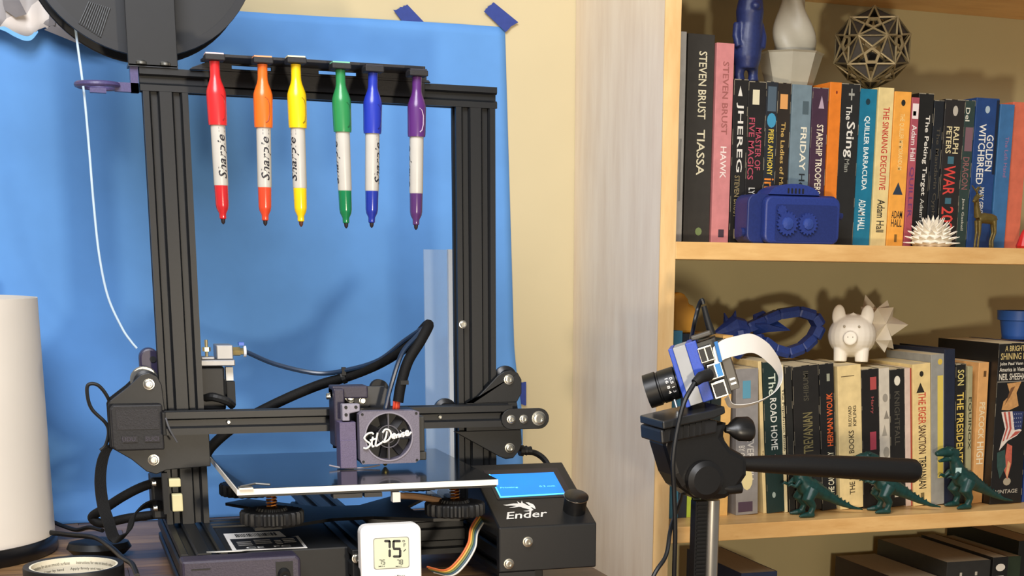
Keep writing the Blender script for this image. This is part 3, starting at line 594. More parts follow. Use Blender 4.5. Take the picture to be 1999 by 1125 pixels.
# ================================================================== clear pane behind the right upright
cp_ = thing('acrylic_pane', 'clear narrow acrylic pane with a bright edge standing behind the right upright', 'pane', (305, 200, DESK))
part('pane', MB().box(288.5, 315, 119, 122, DESK+.1, 266), M('#c9dcf0', .12, 0, .02, alpha=.28), cp_)
part('edge', MB().box(315.1, 321.2, 117, 124, DESK+.1, 266.5), M('#eef2f4', .4, 0, .02), cp_, label='bright white edge')

# ================================================================== tripod
TYP = -150.
tri = thing('tripod', 'black camera tripod with long pan handle and toothed silver column', 'tripod', (507, TYP, FLOOR))
tb = M('#111112', .38, 0, .08, 300); silvc = M('#b4b1aa', .3, .9, .04)
part('column', MB().cyl((513.5, TYP, -560), (513.5, TYP, 26), 8.2, n=28), silvc, tri, smooth=30, label='silver tube column')
rkk = part('rack', MB().box(493.5, 506.5, TYP-6, TYP+6, -560, 26), tb, tri)
for z in range(-180, 25, 4): part('tooth', MB().box(495, 505.5, TYP-8, TYP-6.1, z, z+2), tb, rkk)
part('leg_crown', MB().lathe([(24, 0), (30, 10), (30, 50), (20, 62)], (507, TYP, -600), (0, 0, 1), 24), tb, tri, smooth=30)
for a in (100, 220, 340):
    part('leg', MB().cyl((507+20*math.cos(R(a)), TYP+20*math.sin(R(a)), -575), (507+170*math.cos(R(a)), TYP+170*math.sin(R(a)), FLOOR+8), 9, 7, n=14), silvc, tri, smooth=30)
def WX(pts, y): return [(p.x, p.z) for p in (W(u, v, y) for u, v in pts)]
hd = part('head', MB().xz(WX([(1290, 838), (1286, 868), (1303, 925), (1318, 950), (1348, 971), (1405, 972), (1430, 950), (1447, 925), (1447, 888), (1416, 872), (1400, 850), (1412, 820), (1380, 826)], TYP), TYP-16, TYP+30), tb, tri, bevel=6)
part('head_block', MB().xz(WX([(1288, 840), (1380, 818), (1400, 822), (1398, 846), (1290, 868)], TYP-18), TYP-20, TYP+34), M('#202021', .3), hd, bevel=2)
for i in range(7):
    c = W(1300+i*12, 851-i*2.7, TYP-20); part('grip_ridge', MB().box(c.x-1.6, c.x+1.6, TYP-21.2, TYP-20.1, c.z-6, c.z+6), tb, hd)
part('quick_plate', MB().xz(WX([(1289, 822), (1384, 800), (1410, 792), (1412, 806), (1390, 816), (1290, 838)], TYP-18), TYP-24, TYP+36), M('#242526', .28), hd, bevel=1.5)
part('tilt_boss', MB().lathe([(17, 0), (19, 3), (19, 10), (14, 13)], W(1370, 935, TYP-14), (0, -1, 0), 30), tb, hd, smooth=30)
c0 = W(1415, 838, TYP-8); part('clamp_knob', MB().lathe([(4, 0), (5, 4), (10, 9), (13, 14), (13.5, 26), (11, 29)], c0, (.98, 0, -.02), 22, sq=(1, .75)), tb, hd, smooth=35)
part('neck', MB().tube([W(1392, 905, TYP+2), W(1420, 905, TYP), W(1447, 905, TYP)], [17, 11, 8], 20), M('#232324', .3), hd, smooth=40)
part('lever', MB().tube([W(1400, 952, TYP-8), W(1425, 955, TYP-12), W(1446, 953, TYP-12)], [7, 5.5, 5.5], 14), tb, hd, smooth=40)
hp_ = [W(1449, 905, TYP), W(1475, 906, TYP), W(1560, 908, TYP), W(1680, 914, TYP), W(1770, 919, TYP), W(1784, 920, TYP), W(1791, 920, TYP)]
part('handle', MB().tube(hp_, [7.2, 8.2, 11, 12.2, 12.8, 12.4, 9.5], 24), M('#0f0f10', .45, 0, .1, 500, .15), hd, smooth=50)
# ================================================================== small board camera on the tripod
hz = Vector((-.905, .425, 0)); A = hz*.945+Vector((0, 0, -.327)); Bv = hz*.327+Vector((0, 0, .945)); Cv = Vector((.425, .905, 0))
O = W(1323, 744, TYP)
cmr = thing('board_camera', 'blue and grey cased board camera with black lens and white ribbon on the tripod', 'camera', O)
def K(d, h, y): return O-A*d+Bv*h+Cv*y
def slab(d0, d1, h0, h1, y0, y1): 
    return MB().obox(K((d0+d1)/2, (h0+h1)/2, (y0+y1)/2), A*((d1-d0)/2), Bv*((h1-h0)/2), Cv*((y1-y0)/2))
blu = M('#2f50b8', .5, 0, .08, 600, .15); gry = M('#a6a8aa', .5, 0, .05)
part('front_plate', slab(0, 4.5, -27.5, 31.5, 0, 64), blu, cmr, bevel=.8)
part('grey_layer', slab(4.6, 17, -27, 31, .6, 63), gry, cmr, bevel=.5)
part('rear_case', slab(17.1, 28, -27.5, 31.5, 0, 64), blu, cmr, bevel=.8)
part('circuit_board', slab(28.1, 46, -28, 28, 5, 60), M('#3c3a34', .6), cmr)
part('rear_plate', slab(46.1, 55, -25, 22, 2, 62), M('#5a554c', .5), cmr, bevel=.5)
part('vent_mark', slab(48, 53.5, -20, -18, 1.4, 1.9).add(*(lambda m_: (m_.v, m_.f))(slab(48, 53.5, -15.5, -13.5, 1.4, 1.9))), white, cmr)
part('clip', slab(24, 44, 31.6, 36, 8, 30), M('#4b473f', .5), cmr, bevel=1.2)
for d, h, name, hh in ((27, 16, 'usb_port', 7.5), (31, -2, 'usb_port', 7.5), (29.5, -20, 'network_port', 8.2)):
    pt_ = part(name, slab(d, d+14, h-hh, h+hh, -3, 4.9), steel, cmr, bevel=.5)
    if name == 'usb_port':
        for k in (0, 1): part('slot', slab(d+1+k*6.6, d+6.4+k*6.6, h-6.2, h+6.2, -3.3, -3.05), M('#2f86c8' if (h < 5 and k) else '#101012', .5), pt_)
    else: part('slot', slab(d+1.6, d+12.4, h-6.5, h+6, -3.3, -3.05), M('#141416', .5), pt_)
lens = part('lens', MB().lathe([(13.5, 0), (13.5, 2), (16.4, 3), (16.4, 19), (15.6, 19.6), (15.6, 21), (17, 22), (17, 34), (15, 34.4), (13, 29)], K(-.1, -3, 32), A, 40), M('#0b0b0c', .4, 0, .05), cmr, smooth=28)
for k, s_ in enumerate(('0.5 1 3', '16 8 4')):
    v, f = glyphs(s_)
    part('lens_marking', MB().add([K(-.1, -3, 32)+A*(8+k*4.6-b*3)+Bv*(16.55*math.sin(R(28-56*a)))+Cv*(-16.55*math.cos(R(28-56*a))) for a, b in v], f), white, lens)
part('lens_screw', MB().cyl(K(-10, -18, 24), K(-10, -26, 22), 1.4, n=8), silver, lens)
RY = TYP-20
part('ribbon', MB().strip(bez([K(40, 11, -1), W(1412, 683, RY), W(1440, 675, RY-2), W(1470, 671, RY), W(1500, 690, RY+6), W(1520, 718, RY+12), W(1523, 745, RY+14), W(1507, 770, RY+14), W(1470, 789, RY+12), W(1430, 793, RY+10), K(40, -30, 8)], 6), [Vector((-.18, -.1, .98))*(9.4 if i < 24 else max(2.2, 9.4-(i-24)*.7))+Vector((0, -1, 0))*(0 if i < 18 else min(5, (i-18)*.5)) for i in range(61)], .25), M('#eceae6', .35, 0, .02), cmr, smooth=60, label='white flat ribbon cable')
part('ribbon_stop', MB().obox(W(1402, 687, RY-2), (1.6, 0, .5), (0, .5, 0), (-3, 0, 9.6)), M('#3f7fc4', .4), cmr)
def cable(pts, r, lab, m=cbl): return tag(part('cable', MB().tube(bez(pts, 8), r, 8), m, None, smooth=True), lab, 'cable')
part('usb_plug', MB().tube([W(1384, 732, TYP-20), W(1368, 737, TYP-26), W(1356, 748, TYP-28)], [6, 5.5, 4], 12), matte, cmr, smooth=40)
cable([W(1356, 748, TYP-28), W(1336, 785, TYP-34), W(1322, 840, TYP-36), W(1314, 900, TYP-38), W(1316, 960, TYP-36), W(1318, 1040, TYP-34), W(1316, 1130, TYP-30), W(1314, 1300, TYP-20)], 2.4, 'thin black lead plugged into the board camera hanging along the tripod')
cable([W(1373.2, 594, TYP+24.2), W(1370, 586, TYP+25), W(1363, 602, TYP+30), W(1354, 640, TYP+30), W(1346, 690, TYP+90), W(1344, 790, TYP+90), W(1338, 880, TYP+70), W(1332, 960, TYP+40), W(1310, 1030, TYP-10), W(1300, 1085, TYP-30), W(1272, 1135, TYP-40), W(1240, 1260, TYP-40)], 2.2, 'thin black lead looping over the top of the board camera down past the tripod')
part('strain_relief', MB().tube([W(1390, 654, TYP+20), W(1381, 625, TYP+22), W(1374, 598, TYP+24)], [4.2, 3.2, 2.6], 12), matte, cmr, smooth=40)
# ================================================================== BOOKS
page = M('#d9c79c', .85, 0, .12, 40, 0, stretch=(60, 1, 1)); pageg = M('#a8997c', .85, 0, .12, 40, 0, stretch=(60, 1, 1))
ROW = {}
def book(x, Y, z0, w, H, D, cov, label, texts=(), lean=0., hard=False, group='paperbacks', pg=page, back=None, rough=.42, extra=()):
    if z0 in ROW:
        xp, wp, tp, hp0 = ROW[z0]; need = max(xp+wp/math.cos(tp)-z_*(math.tan(tp)-math.tan(R(lean))) for z_ in (0, min(hp0, H)+4))+.25
        if x < need: w -= need-x; x = need
    ROW[z0] = (x, w, R(lean), H)
    b = thing('book', label, 'book', (x, Y, z0+.1), group, local=True, rot=(0, R(-lean), 0))
    t = 1.4 if hard else .6; cm = M(cov, rough, 0, .09, 90, .08)
    pad = 2.5 if hard else 0
    part('cover', MB().xy([(.15, D), (.15, .4), (.5, 0), (w-.5, 0), (w-.15, .4), (w-.15, D), (w-.15-t, D), (w-.15-t, t), (.15+t, t), (.15+t, D)], 0, H), cm, b, bevel=.35)
    part('pages', MB().box(.2+t, w-.2-t, t+.05, D-.6-pad, pad+.1, H-pad-.5), pg, b)
    if not hard and sum(lin(cov)) < .22 and group != 'large books on the bottom shelf':   # rubbed paper along the edges of dark covers
        wm_ = M('#8f8672', .8, 0, .2, 300); rr = random.Random(label); mb = MB()
        for xe in (.3, w-.75):
            z_ = rr.uniform(0, H*.2)
            while z_ < H-4:
                l_ = rr.uniform(4, 26); mb.box(xe, xe+rr.uniform(.25, .5), -.12, .2, z_, min(H, z_+l_)); z_ += l_+rr.uniform(6, 40)
        mb.box(.3, w*rr.uniform(.3, .5), -.12, .6, H-.9, H+.08); mb.box(w*rr.uniform(.55, .7), w-.3, -.12, .6, H-.7, H+.08)
        part('worn_edge', mb, wm_, b, kind='stuff')
    for s_, col, zt, zb, x0, x1, dr in texts:
        m = M(col, .5, 0, .03); X0, X1 = w*x0, w*x1; ZT, ZB = H*zt, H*zb
        if dr == 'd': fn = lambda a, c: (X0+(X1-X0)*c, -.15, ZT+(ZB-ZT)*a)
        elif dr == 'u': fn = lambda a, c: (X1+(X0-X1)*c, -.15, ZB+(ZT-ZB)*a)
        else: fn = lambda a, c: (X0+(X1-X0)*a, -.15, ZB+(ZT-ZB)*c)
        if s_ == '#': part('emblem', MB().box(X0, X1, -.25, -.05, ZB, ZT), m, b)
        elif s_ == '^': part('emblem', MB().xz([(X0, ZB), (X1, ZB), ((X0+X1)/2, ZT)], -.25, -.05), m, b)
        elif s_ == '@': part('emblem', MB().xz([((X0+X1)/2+(X1-X0)/2*math.cos(k*.524), (ZT+ZB)/2+(ZT-ZB)/2*math.sin(k*.524)) for k in range(12)], -.25, -.05), m, b)
        else: text(s_, m, b, fn)
    return b
UY = 114.
U = 'upper shelf'
UP = [
 (1331, 1344, 60, '#a9a8a4', True, 'tall pale grey hardback against the left end of the upper shelf', [('#', '#8a8a88', .5, .2, .3, .6, 'h')]),
 (1346, 1398, 64, '#33302b', True, 'tall charcoal hardback with cream capitals on the upper shelf', [('STEVEN BRUST', '#d8d0b0', .92, .60, .42, .72, 'd'), ('TIASSA', '#d8d0b0', .55, .33, .42, .72, 'd'), ('@', '#6f8050', .075, .035, .45, .7, 'h')]),
 (1400, 1434, 83, '#c8807f', True, 'pink hardback beside the charcoal one on the upper shelf', [('STEVEN BRUST', '#9a5a55', .91, .55, .38, .72, 'd'), ('HAWK', '#ead9d0', .49, .33, .38, .72, 'd'), ('#', '#40303a', .07, .03, .4, .72, 'h')]),
 (1434, 1462, 154, '#1c1a18', False, 'worn black paperback with big white capitals next to the pink hardback', [('^', '#d8d4c8', .96, .90, .3, .6, 'h'), ('JHEREG', '#dcd8cc', .86, .44, .22, .72, 'd'), ('STEVEN BRUST', '#8a7a55', .42, .16, .25, .6, 'd'), ('#', '#8a7a60', .09, .03, .3, .7, 'h')]),
 (1463, 1498, 158, '#1d1a18', False, 'black paperback with dusky red and white lettering behind the blue gear toy', [('#', '#d8cfae', .95, .86, .25, .62, 'h'), ('FIVE MAGICS', '#b0485a', .78, .40, .10, .42, 'd'), ('MASTER OF', '#b0485a', .72, .46, .48, .80, 'd'), ('LYNDON HARDY', '#e8e2d4', .35, .05, .2, .55, 'd')]),
 (1498, 1522, 158, '#22262c', False, 'thin dark paperback with blue picture and orange lettering on the upper shelf', [('#', '#4a5a66', .97, .82, .15, .85, 'h'), ('@', '#3f8fb0', .81, .72, .15, .9, 'h'), ('PIERS ANTHONY', '#e0c34a', .71, .43, .3, .75, 'd'), ('incarnate', '#e8882e', .41, .05, .1, .9, 'd')]),
 (1523, 1549, 160, '#2a221b', False, 'dark brown paperback with gold script lettering on the upper shelf', [('#', '#d89a58', .93, .84, .2, .75, 'h'), ('The Ladies of Mandrigyn', '#c8a45a', .76, .18, .25, .65, 'd')]),
 (1550, 1588, 164, '#6e8088', False, 'grey blue glossy paperback above the blue gear toy', [('#', '#4a5a60', .90, .82, .55, .85, 'h'), ('FRIDAY', '#e8e0c8', .74, .47, .5, .8, 'd'), ('Heinlein', '#1d2428', .45, .2, .5, .8, 'd')]),
 (1588, 1620, 170, '#41293a', False, 'plum paperback with cream capitals on the upper shelf', [('^', '#b09aa8', .95, .87, .4, .75, 'h'), ('STARSHIP TROOPERS', '#e8dcc0', .77, .33, .35, .75, 'd'), ('VERNE', '#e8dcc0', .26, .12, .35, .75, 'd')]),
 (1621, 1644, 160, '#dd7a22', False, 'thin orange paperback beside the plum one', [('@', '#7a2a14', .95, .93, .5, .65, 'h'), ('Heinlein', '#8a2c16', .3, .16, .5, .75, 'd')]),
 (1645, 1682, 162, '#20201f', False, 'worn black paperback with white script right of the thin orange one', [('+', '#9a9a90', .97, .90, .4, .7, 'h'), ('The', '#e0dcd0', .87, .78, .3, .6, 'd'), ('Sting', '#e0dcd0', .77, .55, .25, .8, 'd'), ('Man', '#8a8a80', .54, .46, .35, .6, 'd')]),
 (1684, 1717, 172, '#156f8c', False, 'teal paperback with white lettering on the upper shelf', [('@', '#12303a', .94, .90, .35, .6, 'h'), ('QUILLER BARRACUDA', '#e6ece6', .83, .36, .3, .65, 'd'), ('ADAM HALL', '#e6ece6', .30, .10, .25, .65, 'd')]),
 (1718, 1748, 170, '#e0c98c', False, 'cream paperback with red lettering between teal and amber ones', [('THE SINKIANG EXECUTIVE', '#c0392c', .88, .36, .35, .75, 'd'), ('Adam Hall', '#22201c', .30, .09, .3, .8, 'd')]),
 (1749, 1781, 178, '#eda545', False, 'amber paperback with a small black figure on the spine', [('@', '#20201c', .95, .91, .4, .65, 'h'), ('THE QUILLER MEMORANDUM', '#f2cf86', .86, .5, .35, .65, 'd'), ('^', '#2a3848', .42, .34, .2, .8, 'h'), ('ADAM', '#22201c', .235, .185, .2, .85, 'h'), ('HALL', '#22201c', .18, .13, .2, .85, 'h'), ('#', '#7a5a2a', .08, .03, .45, .6, 'h')]),
 (1782, 1796, 190, '#a8505a', False, 'thin rose paperback with a small flag print on the spine', [('#', '#e8d8d4', .96, .86, .1, .9, 'h'), ('#', '#30406a', .91, .88, .2, .6, 'h'), ('Adam Hall', '#e8dcd4', .82, .58, .15, .8, 'd'), ('QUILLER', '#6a3a6a', .54, .2, .15, .8, 'd')]),
 (1797, 1827, 181, '#191816', False, 'black paperback with white title letters behind the white lotus', [('The Peking Target', '#e4ded0', .86, .34, .45, .8, 'd'), ('Adam Hall', '#b8b4a8', .32, .1, .5, .75, 'd')]),
 (1828, 1847, 195, '#1a1d22', False, 'thin black paperback with very dark title behind the white lotus', [('The Mandarin Cypher', '#4a4438', .82, .15, .3, .75, 'd')]),
 (1848, 1887, 193, '#262220', False, 'black paperback with large red title letters on the upper shelf', [('@', '#b8b0a0', .96, .89, .4, .65, 'h'), ('PETERS', '#e0d0a0', .82, .64, .15, .42, 'd'), ('RALPH', '#e0d0a0', .82, .64, .5, .78, 'd'), ('WAR', '#d8443c', .56, .36, .15, .72, 'd'), ('2020', '#d8443c', .28, .06, .15, .75, 'd'), ('#', '#3f6a78', .62, .57, .3, .6, 'h'), ('#', '#3f6a78', .34, .30, .3, .6, 'h')]),
 (1888, 1908, 195, '#2c3d38', False, 'thin dark green paperback behind the bronze deer', [('Del', '#d8d4c0', .95, .86, .1, .5, 'd'), ('#', '#7a5a60', .82, .66, .2, .9, 'h'), ('DRAGON', '#8a5a58', .62, .40, .15, .75, 'd'), ('Jane Gaskell', '#b8b4a4', .34, .12, .3, .6, 'd')]),
 (1909, 1954, 190, '#1f3f74', False, 'wide dark blue paperback with white two line title', [('@', '#a8b8c0', .95, .90, .4, .6, 'h'), ('WITCHBREED', '#e8e4d8', .83, .43, .2, .5, 'd'), ('GOLDEN', '#e8e4d8', .76, .52, .55, .85, 'd'), ('MARY GENTLE', '#d8d4c8', .41, .20, .4, .6, 'd'), ('#', '#0f1c30', .99, .5, .88, 1.0, 'h')]),
 (1955, 1982, 203, '#3a6a98', False, 'mid blue paperback with a faded title near the salmon one', [('The Left Hand', '#8a6a90', .78, .50, .5, .75, 'd')]),
 (1983, 2015, 198, '#cf6a4e', False, 'salmon paperback next to the mid blue one', []),
]
for a, b, t, col, hard, lab, tx_ in UP:
    p, q = W(a, t, UY), W(b+1, t, UY); d_ = random.uniform(0, 5)
    book(p.x, UY+d_, Z1, q.x-p.x-.15, p.z-Z1, 145 if hard else 106, col, lab, tx_, 0, hard, 'books on the upper shelf')
LY = 112.
LO = [   # spine limits at the top of the spine, top line, colour, hard, lean
 (1316, 1334, 646, '#3f7f9c', True, 0, 'tall steel blue hardback at the left end of the lower shelf', []),
 (1334, 1352, 652, '#1c2430', True, 0, 'navy black hardback at the left end beside the lime one', [('#', '#33404a', .24, .14, .3, .75, 'h')]),
 (1352, 1362, 656, '#a8bc3c', True, 0, 'thin lime green book behind the tripod column', []),
 (1364, 1393, 662, '#26302c', True, 0, 'dark green black hardback behind the tripod head', [('PLAYBOOK', '#8a9a78', .2, .06, .4, .6, 'd')]),
 (1393, 1413, 660, '#1b2424', True, 0, 'black green hardback left of the tan one on the lower shelf', [('PLAYBOOK', '#6a7a68', .2, .06, .4, .6, 'd')]),
 (1413, 1434, 655, '#dcae66', True, 0, 'tan hardback between dark ones and the grey lilac one', []),
 (1437, 1481, 721, '#8b8784', False, 2.2, 'grey lilac paperback with blue print at the top of the spine', [('#', '#5a96ac', .92, .80, .3, .65, 'h'), ('BY GEORGE', '#d4cec2', .48, .30, .12, .4, 'd'), ('NEVER STILL', '#d4cec2', .58, .22, .5, .8, 'd'), ('@', '#e4d49c', .32, .17, .25, .75, 'h'), ('#', '#4a3848', .09, .02, .1, .75, 'h')]),
 (1482, 1489, 706, '#ddc58e', False, 4.8, 'thin cream paperback beside the dark green one', [('Text', '#5a4a30', .42, .36, .3, .7, 'd')]),
 (1489, 1524, 707, '#1a2f2c', False, 4.8, 'dark green paperback with white capitals and a pink house', [('The', '#cfd8c4', .92, .78, .3, .7, 'd'), ('ROAD HOME', '#dcdcd0', .76, .42, .35, .72, 'd'), ('^', '#c89098', .39, .33, .3, .8, 'h'), ('#', '#c89098', .33, .28, .35, .75, 'h'), ('@', '#9aa8a0', .14, .1, .3, .5, 'h')]),
 (1524, 1532, 713, '#e6d6a8', False, 4.8, 'thin cream paperback with black title under the ribbon cable', [('The Population Bomb', '#1c1a18', .84, .42, .15, .9, 'd')]),
 (1533, 1546, 716, '#22221f', False, 4.8, 'thin worn black paperback right of the cream title', []),
 (1547, 1598, 716, '#1e1c1a', False, 4.8, 'wide creased black paperback with olive block lettering', [('SHIBUMI', '#4a4638', .96, .76, .4, .6, 'u'), ('TREVANIAN', '#7a7048', .68, .40, .35, .72, 'u'), ('#', '#a89c70', .37, .31, .3, .85, 'h'), ('TREV', '#1e1a10', .36, .32, .35, .8, 'h'), ('#', '#4a4638', .11, .06, .5, .6, 'h')]),
 (1600, 1629, 711, '#171717', False, 4.8, 'black paperback with orange and white capitals on the spine', [('#', '#9a9c88', .93, .88, .5, .7, 'h'), ('HERMAN WOUK', '#e2622c', .80, .44, .45, .85, 'u'), ('THE CAINE MUTINY', '#e4dcbc', .40, .10, .45, .85, 'u'), ('#', '#55554c', .1, .06, .4, .7, 'h')]),
 (1636, 1682, 716, '#e6cd92', False, 4.8, 'wide cream paperback with dark serif capitals under the pig', [('#', '#6a5a3a', .93, .925, .15, .7, 'h'), ('RUDYARD', '#3a3020', .72, .58, .42, .56, 'u'), ('KIPLING', '#3a3020', .72, .58, .62, .76, 'u'), ('THE JUNGLE BOOKS', '#3a3020', .55, .10, .42, .72, 'u')]),
 (1682, 1717, 722, '#1a1716', False, 4.8, 'black paperback with a red stamp and white word below', [('#', '#b04a48', .94, .85, .5, .85, 'h'), ('Harry', '#a04848', .8, .68, .5, .7, 'd'), ('#', '#a83f4e', .55, .42, .45, .8, 'h'), ('the Emperor', '#e8e0d0', .38, .1, .4, .75, 'd')]),
 (1718, 1738, 720, '#cfc5b2', False, 4.8, 'grey white paperback with a mottled floral spine', [('@', '#9a9284', .82, .76, .3, .8, 'h'), ('^', '#a49c8c', .6, .52, .2, .7, 'h'), ('@', '#a09888', .44, .36, .3, .9, 'h'), ('^', '#8a8274', .7, .64, .4, .9, 'h')]),
 (1739, 1768, 722, '#1b1917', False, 4.8, 'black paperback with a white round seal and small white label', [('@', '#e4dcc8', .95, .88, .3, .7, 'h'), ('KNIGHTFALL', '#4a463c', .84, .45, .3, .65, 'd'), ('#', '#e0d8c4', .12, .07, .25, .85, 'h')]),
 (1768, 1781, 720, '#d8bfae', False, 4.8, 'thin pinkish white paperback left of the wide cream one with red title', [('#', '#a8402c', 1, .0, .8, 1.0, 'h')]),
 (1782, 1817, 712, '#e8cc8c', False, 4.8, 'cream paperback with red and black title and a falling figure', [('@', '#2a2418', .95, .91, .38, .6, 'h'), ('^', '#2a2418', .87, .80, .2, .65, 'h'), ('THE EIGER', '#c8432c', .80, .58, .3, .72, 'd'), ('SANCTION', '#4a2a1c', .57, .37, .3, .72, 'd'), ('TREVANIAN', '#1e1a14', .35, .12, .3, .72, 'd'), ('#', '#7a6a40', .09, .04, .4, .6, 'h')]),
 (1818, 1844, 693, '#97958c', False, 4.6, 'silver grey paperback with a yellow strip label', [('@', '#d8b84a', .97, .93, .5, .85, 'h'), ('#', '#dcc45c', .86, .18, .48, .9, 'h'), ('DAVY ROBEY  PENGUIN', '#5a5020', .84, .2, .58, .8, 'd')]),
 (1845, 1866, 683, '#1d2436', True, 4.4, 'tall navy hardback behind the dinosaur', []),
 (1867, 1889, 712, '#1b1914', False, 3.9, 'black paperback with big yellow title letters behind the dinosaur', [('SON', '#d8c87a', .96, .85, .2, .8, 'd'), ('THE PRESIDENTS MAN', '#e8c860', .80, .12, .15, .8, 'd')]),
 (1890, 1900, 716, '#a8a078', False, 3.7, 'thin olive paperback beside the apricot one', [('EQUINOX', '#3a3a28', .78, .4, .15, .85, 'd')]),
 (1913, 1933, 708, '#e0a868', False, 1.6, 'apricot paperback with cream letters left of the big black one', [('#', '#6a4a28', .94, .90, .5, .75, 'h'), ('PEACOCK', '#f0dcb0', .72, .46, .25, .8, 'd'), ('HIGH', '#f4e4c0', .44, .28, .2, .85, 'd')]),
]
for a, b, t, col, hard, lean, lab, tx_ in LO:
    p, q = W(a, t, LY), W(b+1, t, LY); H = (p.z-Z2)/math.cos(R(lean)); d_ = random.uniform(0, 4)
    book(p.x+H*math.sin(R(lean)), LY+d_, Z2, q.x-p.x-.6, H-.3, (128 if hard else 106), col, lab, tx_, lean, hard, 'books on the lower shelf')
# the big black paperback
p, q = W(1946, 671, 98), W(2012, 680, 98)
bb = book(p.x+6, 98, Z2, 50, p.z-Z2, 136, '#171514', 'big thick black paperback with a draped flag picture and cream capitals', [('A BRIGHT', '#d0b878', .985, .95, .2, .8, 'h'), ('SHINING LIE', '#d0b878', .94, .90, .08, .96, 'h'), ('John Paul Vann and', '#e4dcc8', .885, .86, .06, .98, 'h'), ('America in Vietnam', '#e4dcc8', .852, .827, .06, .98, 'h'), ('NEIL SHEEHAN', '#e4dcc8', .815, .775, .06, .98, 'h'), ('#', '#8a8478', .768, .762, .02, .9, 'h'), ('VINTAGE', '#b8b0a0', .09, .065, .15, .85, 'h'), ('@', '#a89c84', .165, .115, .38, .62, 'h')], 1.2, False, 'books on the lower shelf')
flg = [('#c8945a', [(975, 170), (1070, 160), (1042, 235), (1062, 325), (1000, 352), (948, 348), (958, 290), (1002, 248)]), ('#7a5230', [(1002, 200), (1030, 190), (1000, 260), (965, 320), (985, 260)]),
 ('#e0d0c4', [(948, 362), (1022, 360), (1044, 470), (1094, 492), (1062, 530), (1002, 562), (948, 625), (960, 560), (980, 480)]), ('#b8564a', [(962, 364), (976, 363), (1000, 470), (976, 560), (966, 566), (988, 470)]), ('#b8564a', [(992, 363), (1006, 362), (1024, 480), (1000, 548), (990, 556), (1010, 480)]),
 ('#b8564a', [(1050, 500), (1086, 500), (1062, 522), (1010, 548)]), ('#2c3660', [(1022, 360), (1100, 365), (1092, 482), (1044, 490)]), ('#c0604c', [(1000, 580), (1035, 600), (1037, 720), (1015, 832), (985, 752)]), ('#d8a878', [(1012, 700), (1030, 720), (1014, 822), (1002, 790)]), ('#2e4a44', [(935, 640), (986, 622), (1000, 740), (962, 822), (940, 742)])]
for k, (c_, pl) in enumerate(flg): part('cover_picture', MB().xz([((a-905)/3.514*.78, 203.8-(29+b/3.514)*.65) for a, b in pl], -.2-.03*k, -.05), M(c_, .5, 0, .15, 200), bb)
for r_ in range(4):
    for q_ in range(4): part('flag_star', MB().lathe([(.55, 0), (.55, .1)], ((1036+q_*15-905)/3.514*.78, -.55, 203.8-(29+(380+r_*28)/3.514)*.65), (0, -1, 0), 6), M('#c8ccd8', .5), bb)
book(1074, 104, Z2, 50, W(1946, 671, 98).z+.5-Z2, 140, '#27458c', 'blue hardback right of the big black paperback', [], 0, True, 'books on the lower shelf')
# bottom shelf: large books standing, tops seen from above
for (xa, xb, yf, zt_, dep, col, lab, tx_) in [
   (672, 721, 100, -110, 165, '#24304e', 'large book with worn grey pages and a blue spine on the bottom shelf', []),
   (905, 968, 112, -136, 170, '#2a1820', 'dark maroon large book on the bottom shelf', []),
   (969, 1036, 107, -115, 172, '#2b2a27', 'thick charcoal book with dusty pages on the bottom shelf', [('I  I', '#b8b0a0', .94, .92, .3, .7, 'h')]),
   (1037, 1061, 104, -112, 172, '#161514', 'narrow black book with a white round mark on the bottom shelf', [('@', '#e4dccc', .965, .925, .2, .8, 'h'), ('e', '#161514', .957, .933, .35, .65, 'h'), ('MYSTERY', '#e4dccc', .90, .6, .25, .75, 'd')]),
   (1063, 1100, 130, -118, 160, '#2c3a28', 'dark green large book beside the narrow black one on the bottom shelf', []),
   (1102, 1140, 140, -100, 170, '#1b1d1a', 'black large book at the end of the bottom row', [])]:
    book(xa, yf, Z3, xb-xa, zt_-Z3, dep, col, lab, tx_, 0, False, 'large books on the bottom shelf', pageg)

def settle(root, floor_z=None, gap=.12):
    # lift or lower a figure until it just touches the books (or the board) under it
    bpy.context.view_layer.update()
    def wv(r):
        return [o.matrix_world @ v.co for o in [r]+list(r.children_recursive) if o.type == 'MESH' for v in o.data.vertices]
    fv = wv(root)
    if floor_z is not None: root.location.z += floor_z*S+gap*S-min(v.z for v in fv); return
    best = None
    for bk in [o for o in scn.objects if o.parent is None and o.name.split('.')[0] == 'book']:
        bv = wv(bk); t = max(v.z for v in bv); up_ = [v for v in bv if v.z > t-.012]
        x0, x1, y0, y1 = min(v.x for v in up_), max(v.x for v in up_), min(v.y for v in up_), max(v.y for v in up_)
        under = [v.z for v in fv if x0-.0015 < v.x < x1+.0015 and y0-.0015 < v.y < y1+.0015]
        if under and abs(t-min(v.z for v in fv)) < .06: best = max(best if best is not None else -9, t-min(under))
    if best is not None: root.location.z += best+gap*S
# ================================================================== FIGURES ON THE SHELVES
def blob(name, mb, vox, mat, par, sm=3): return part(name, fuse(mb, vox, ORG[par], sm), mat, par, smooth=70)
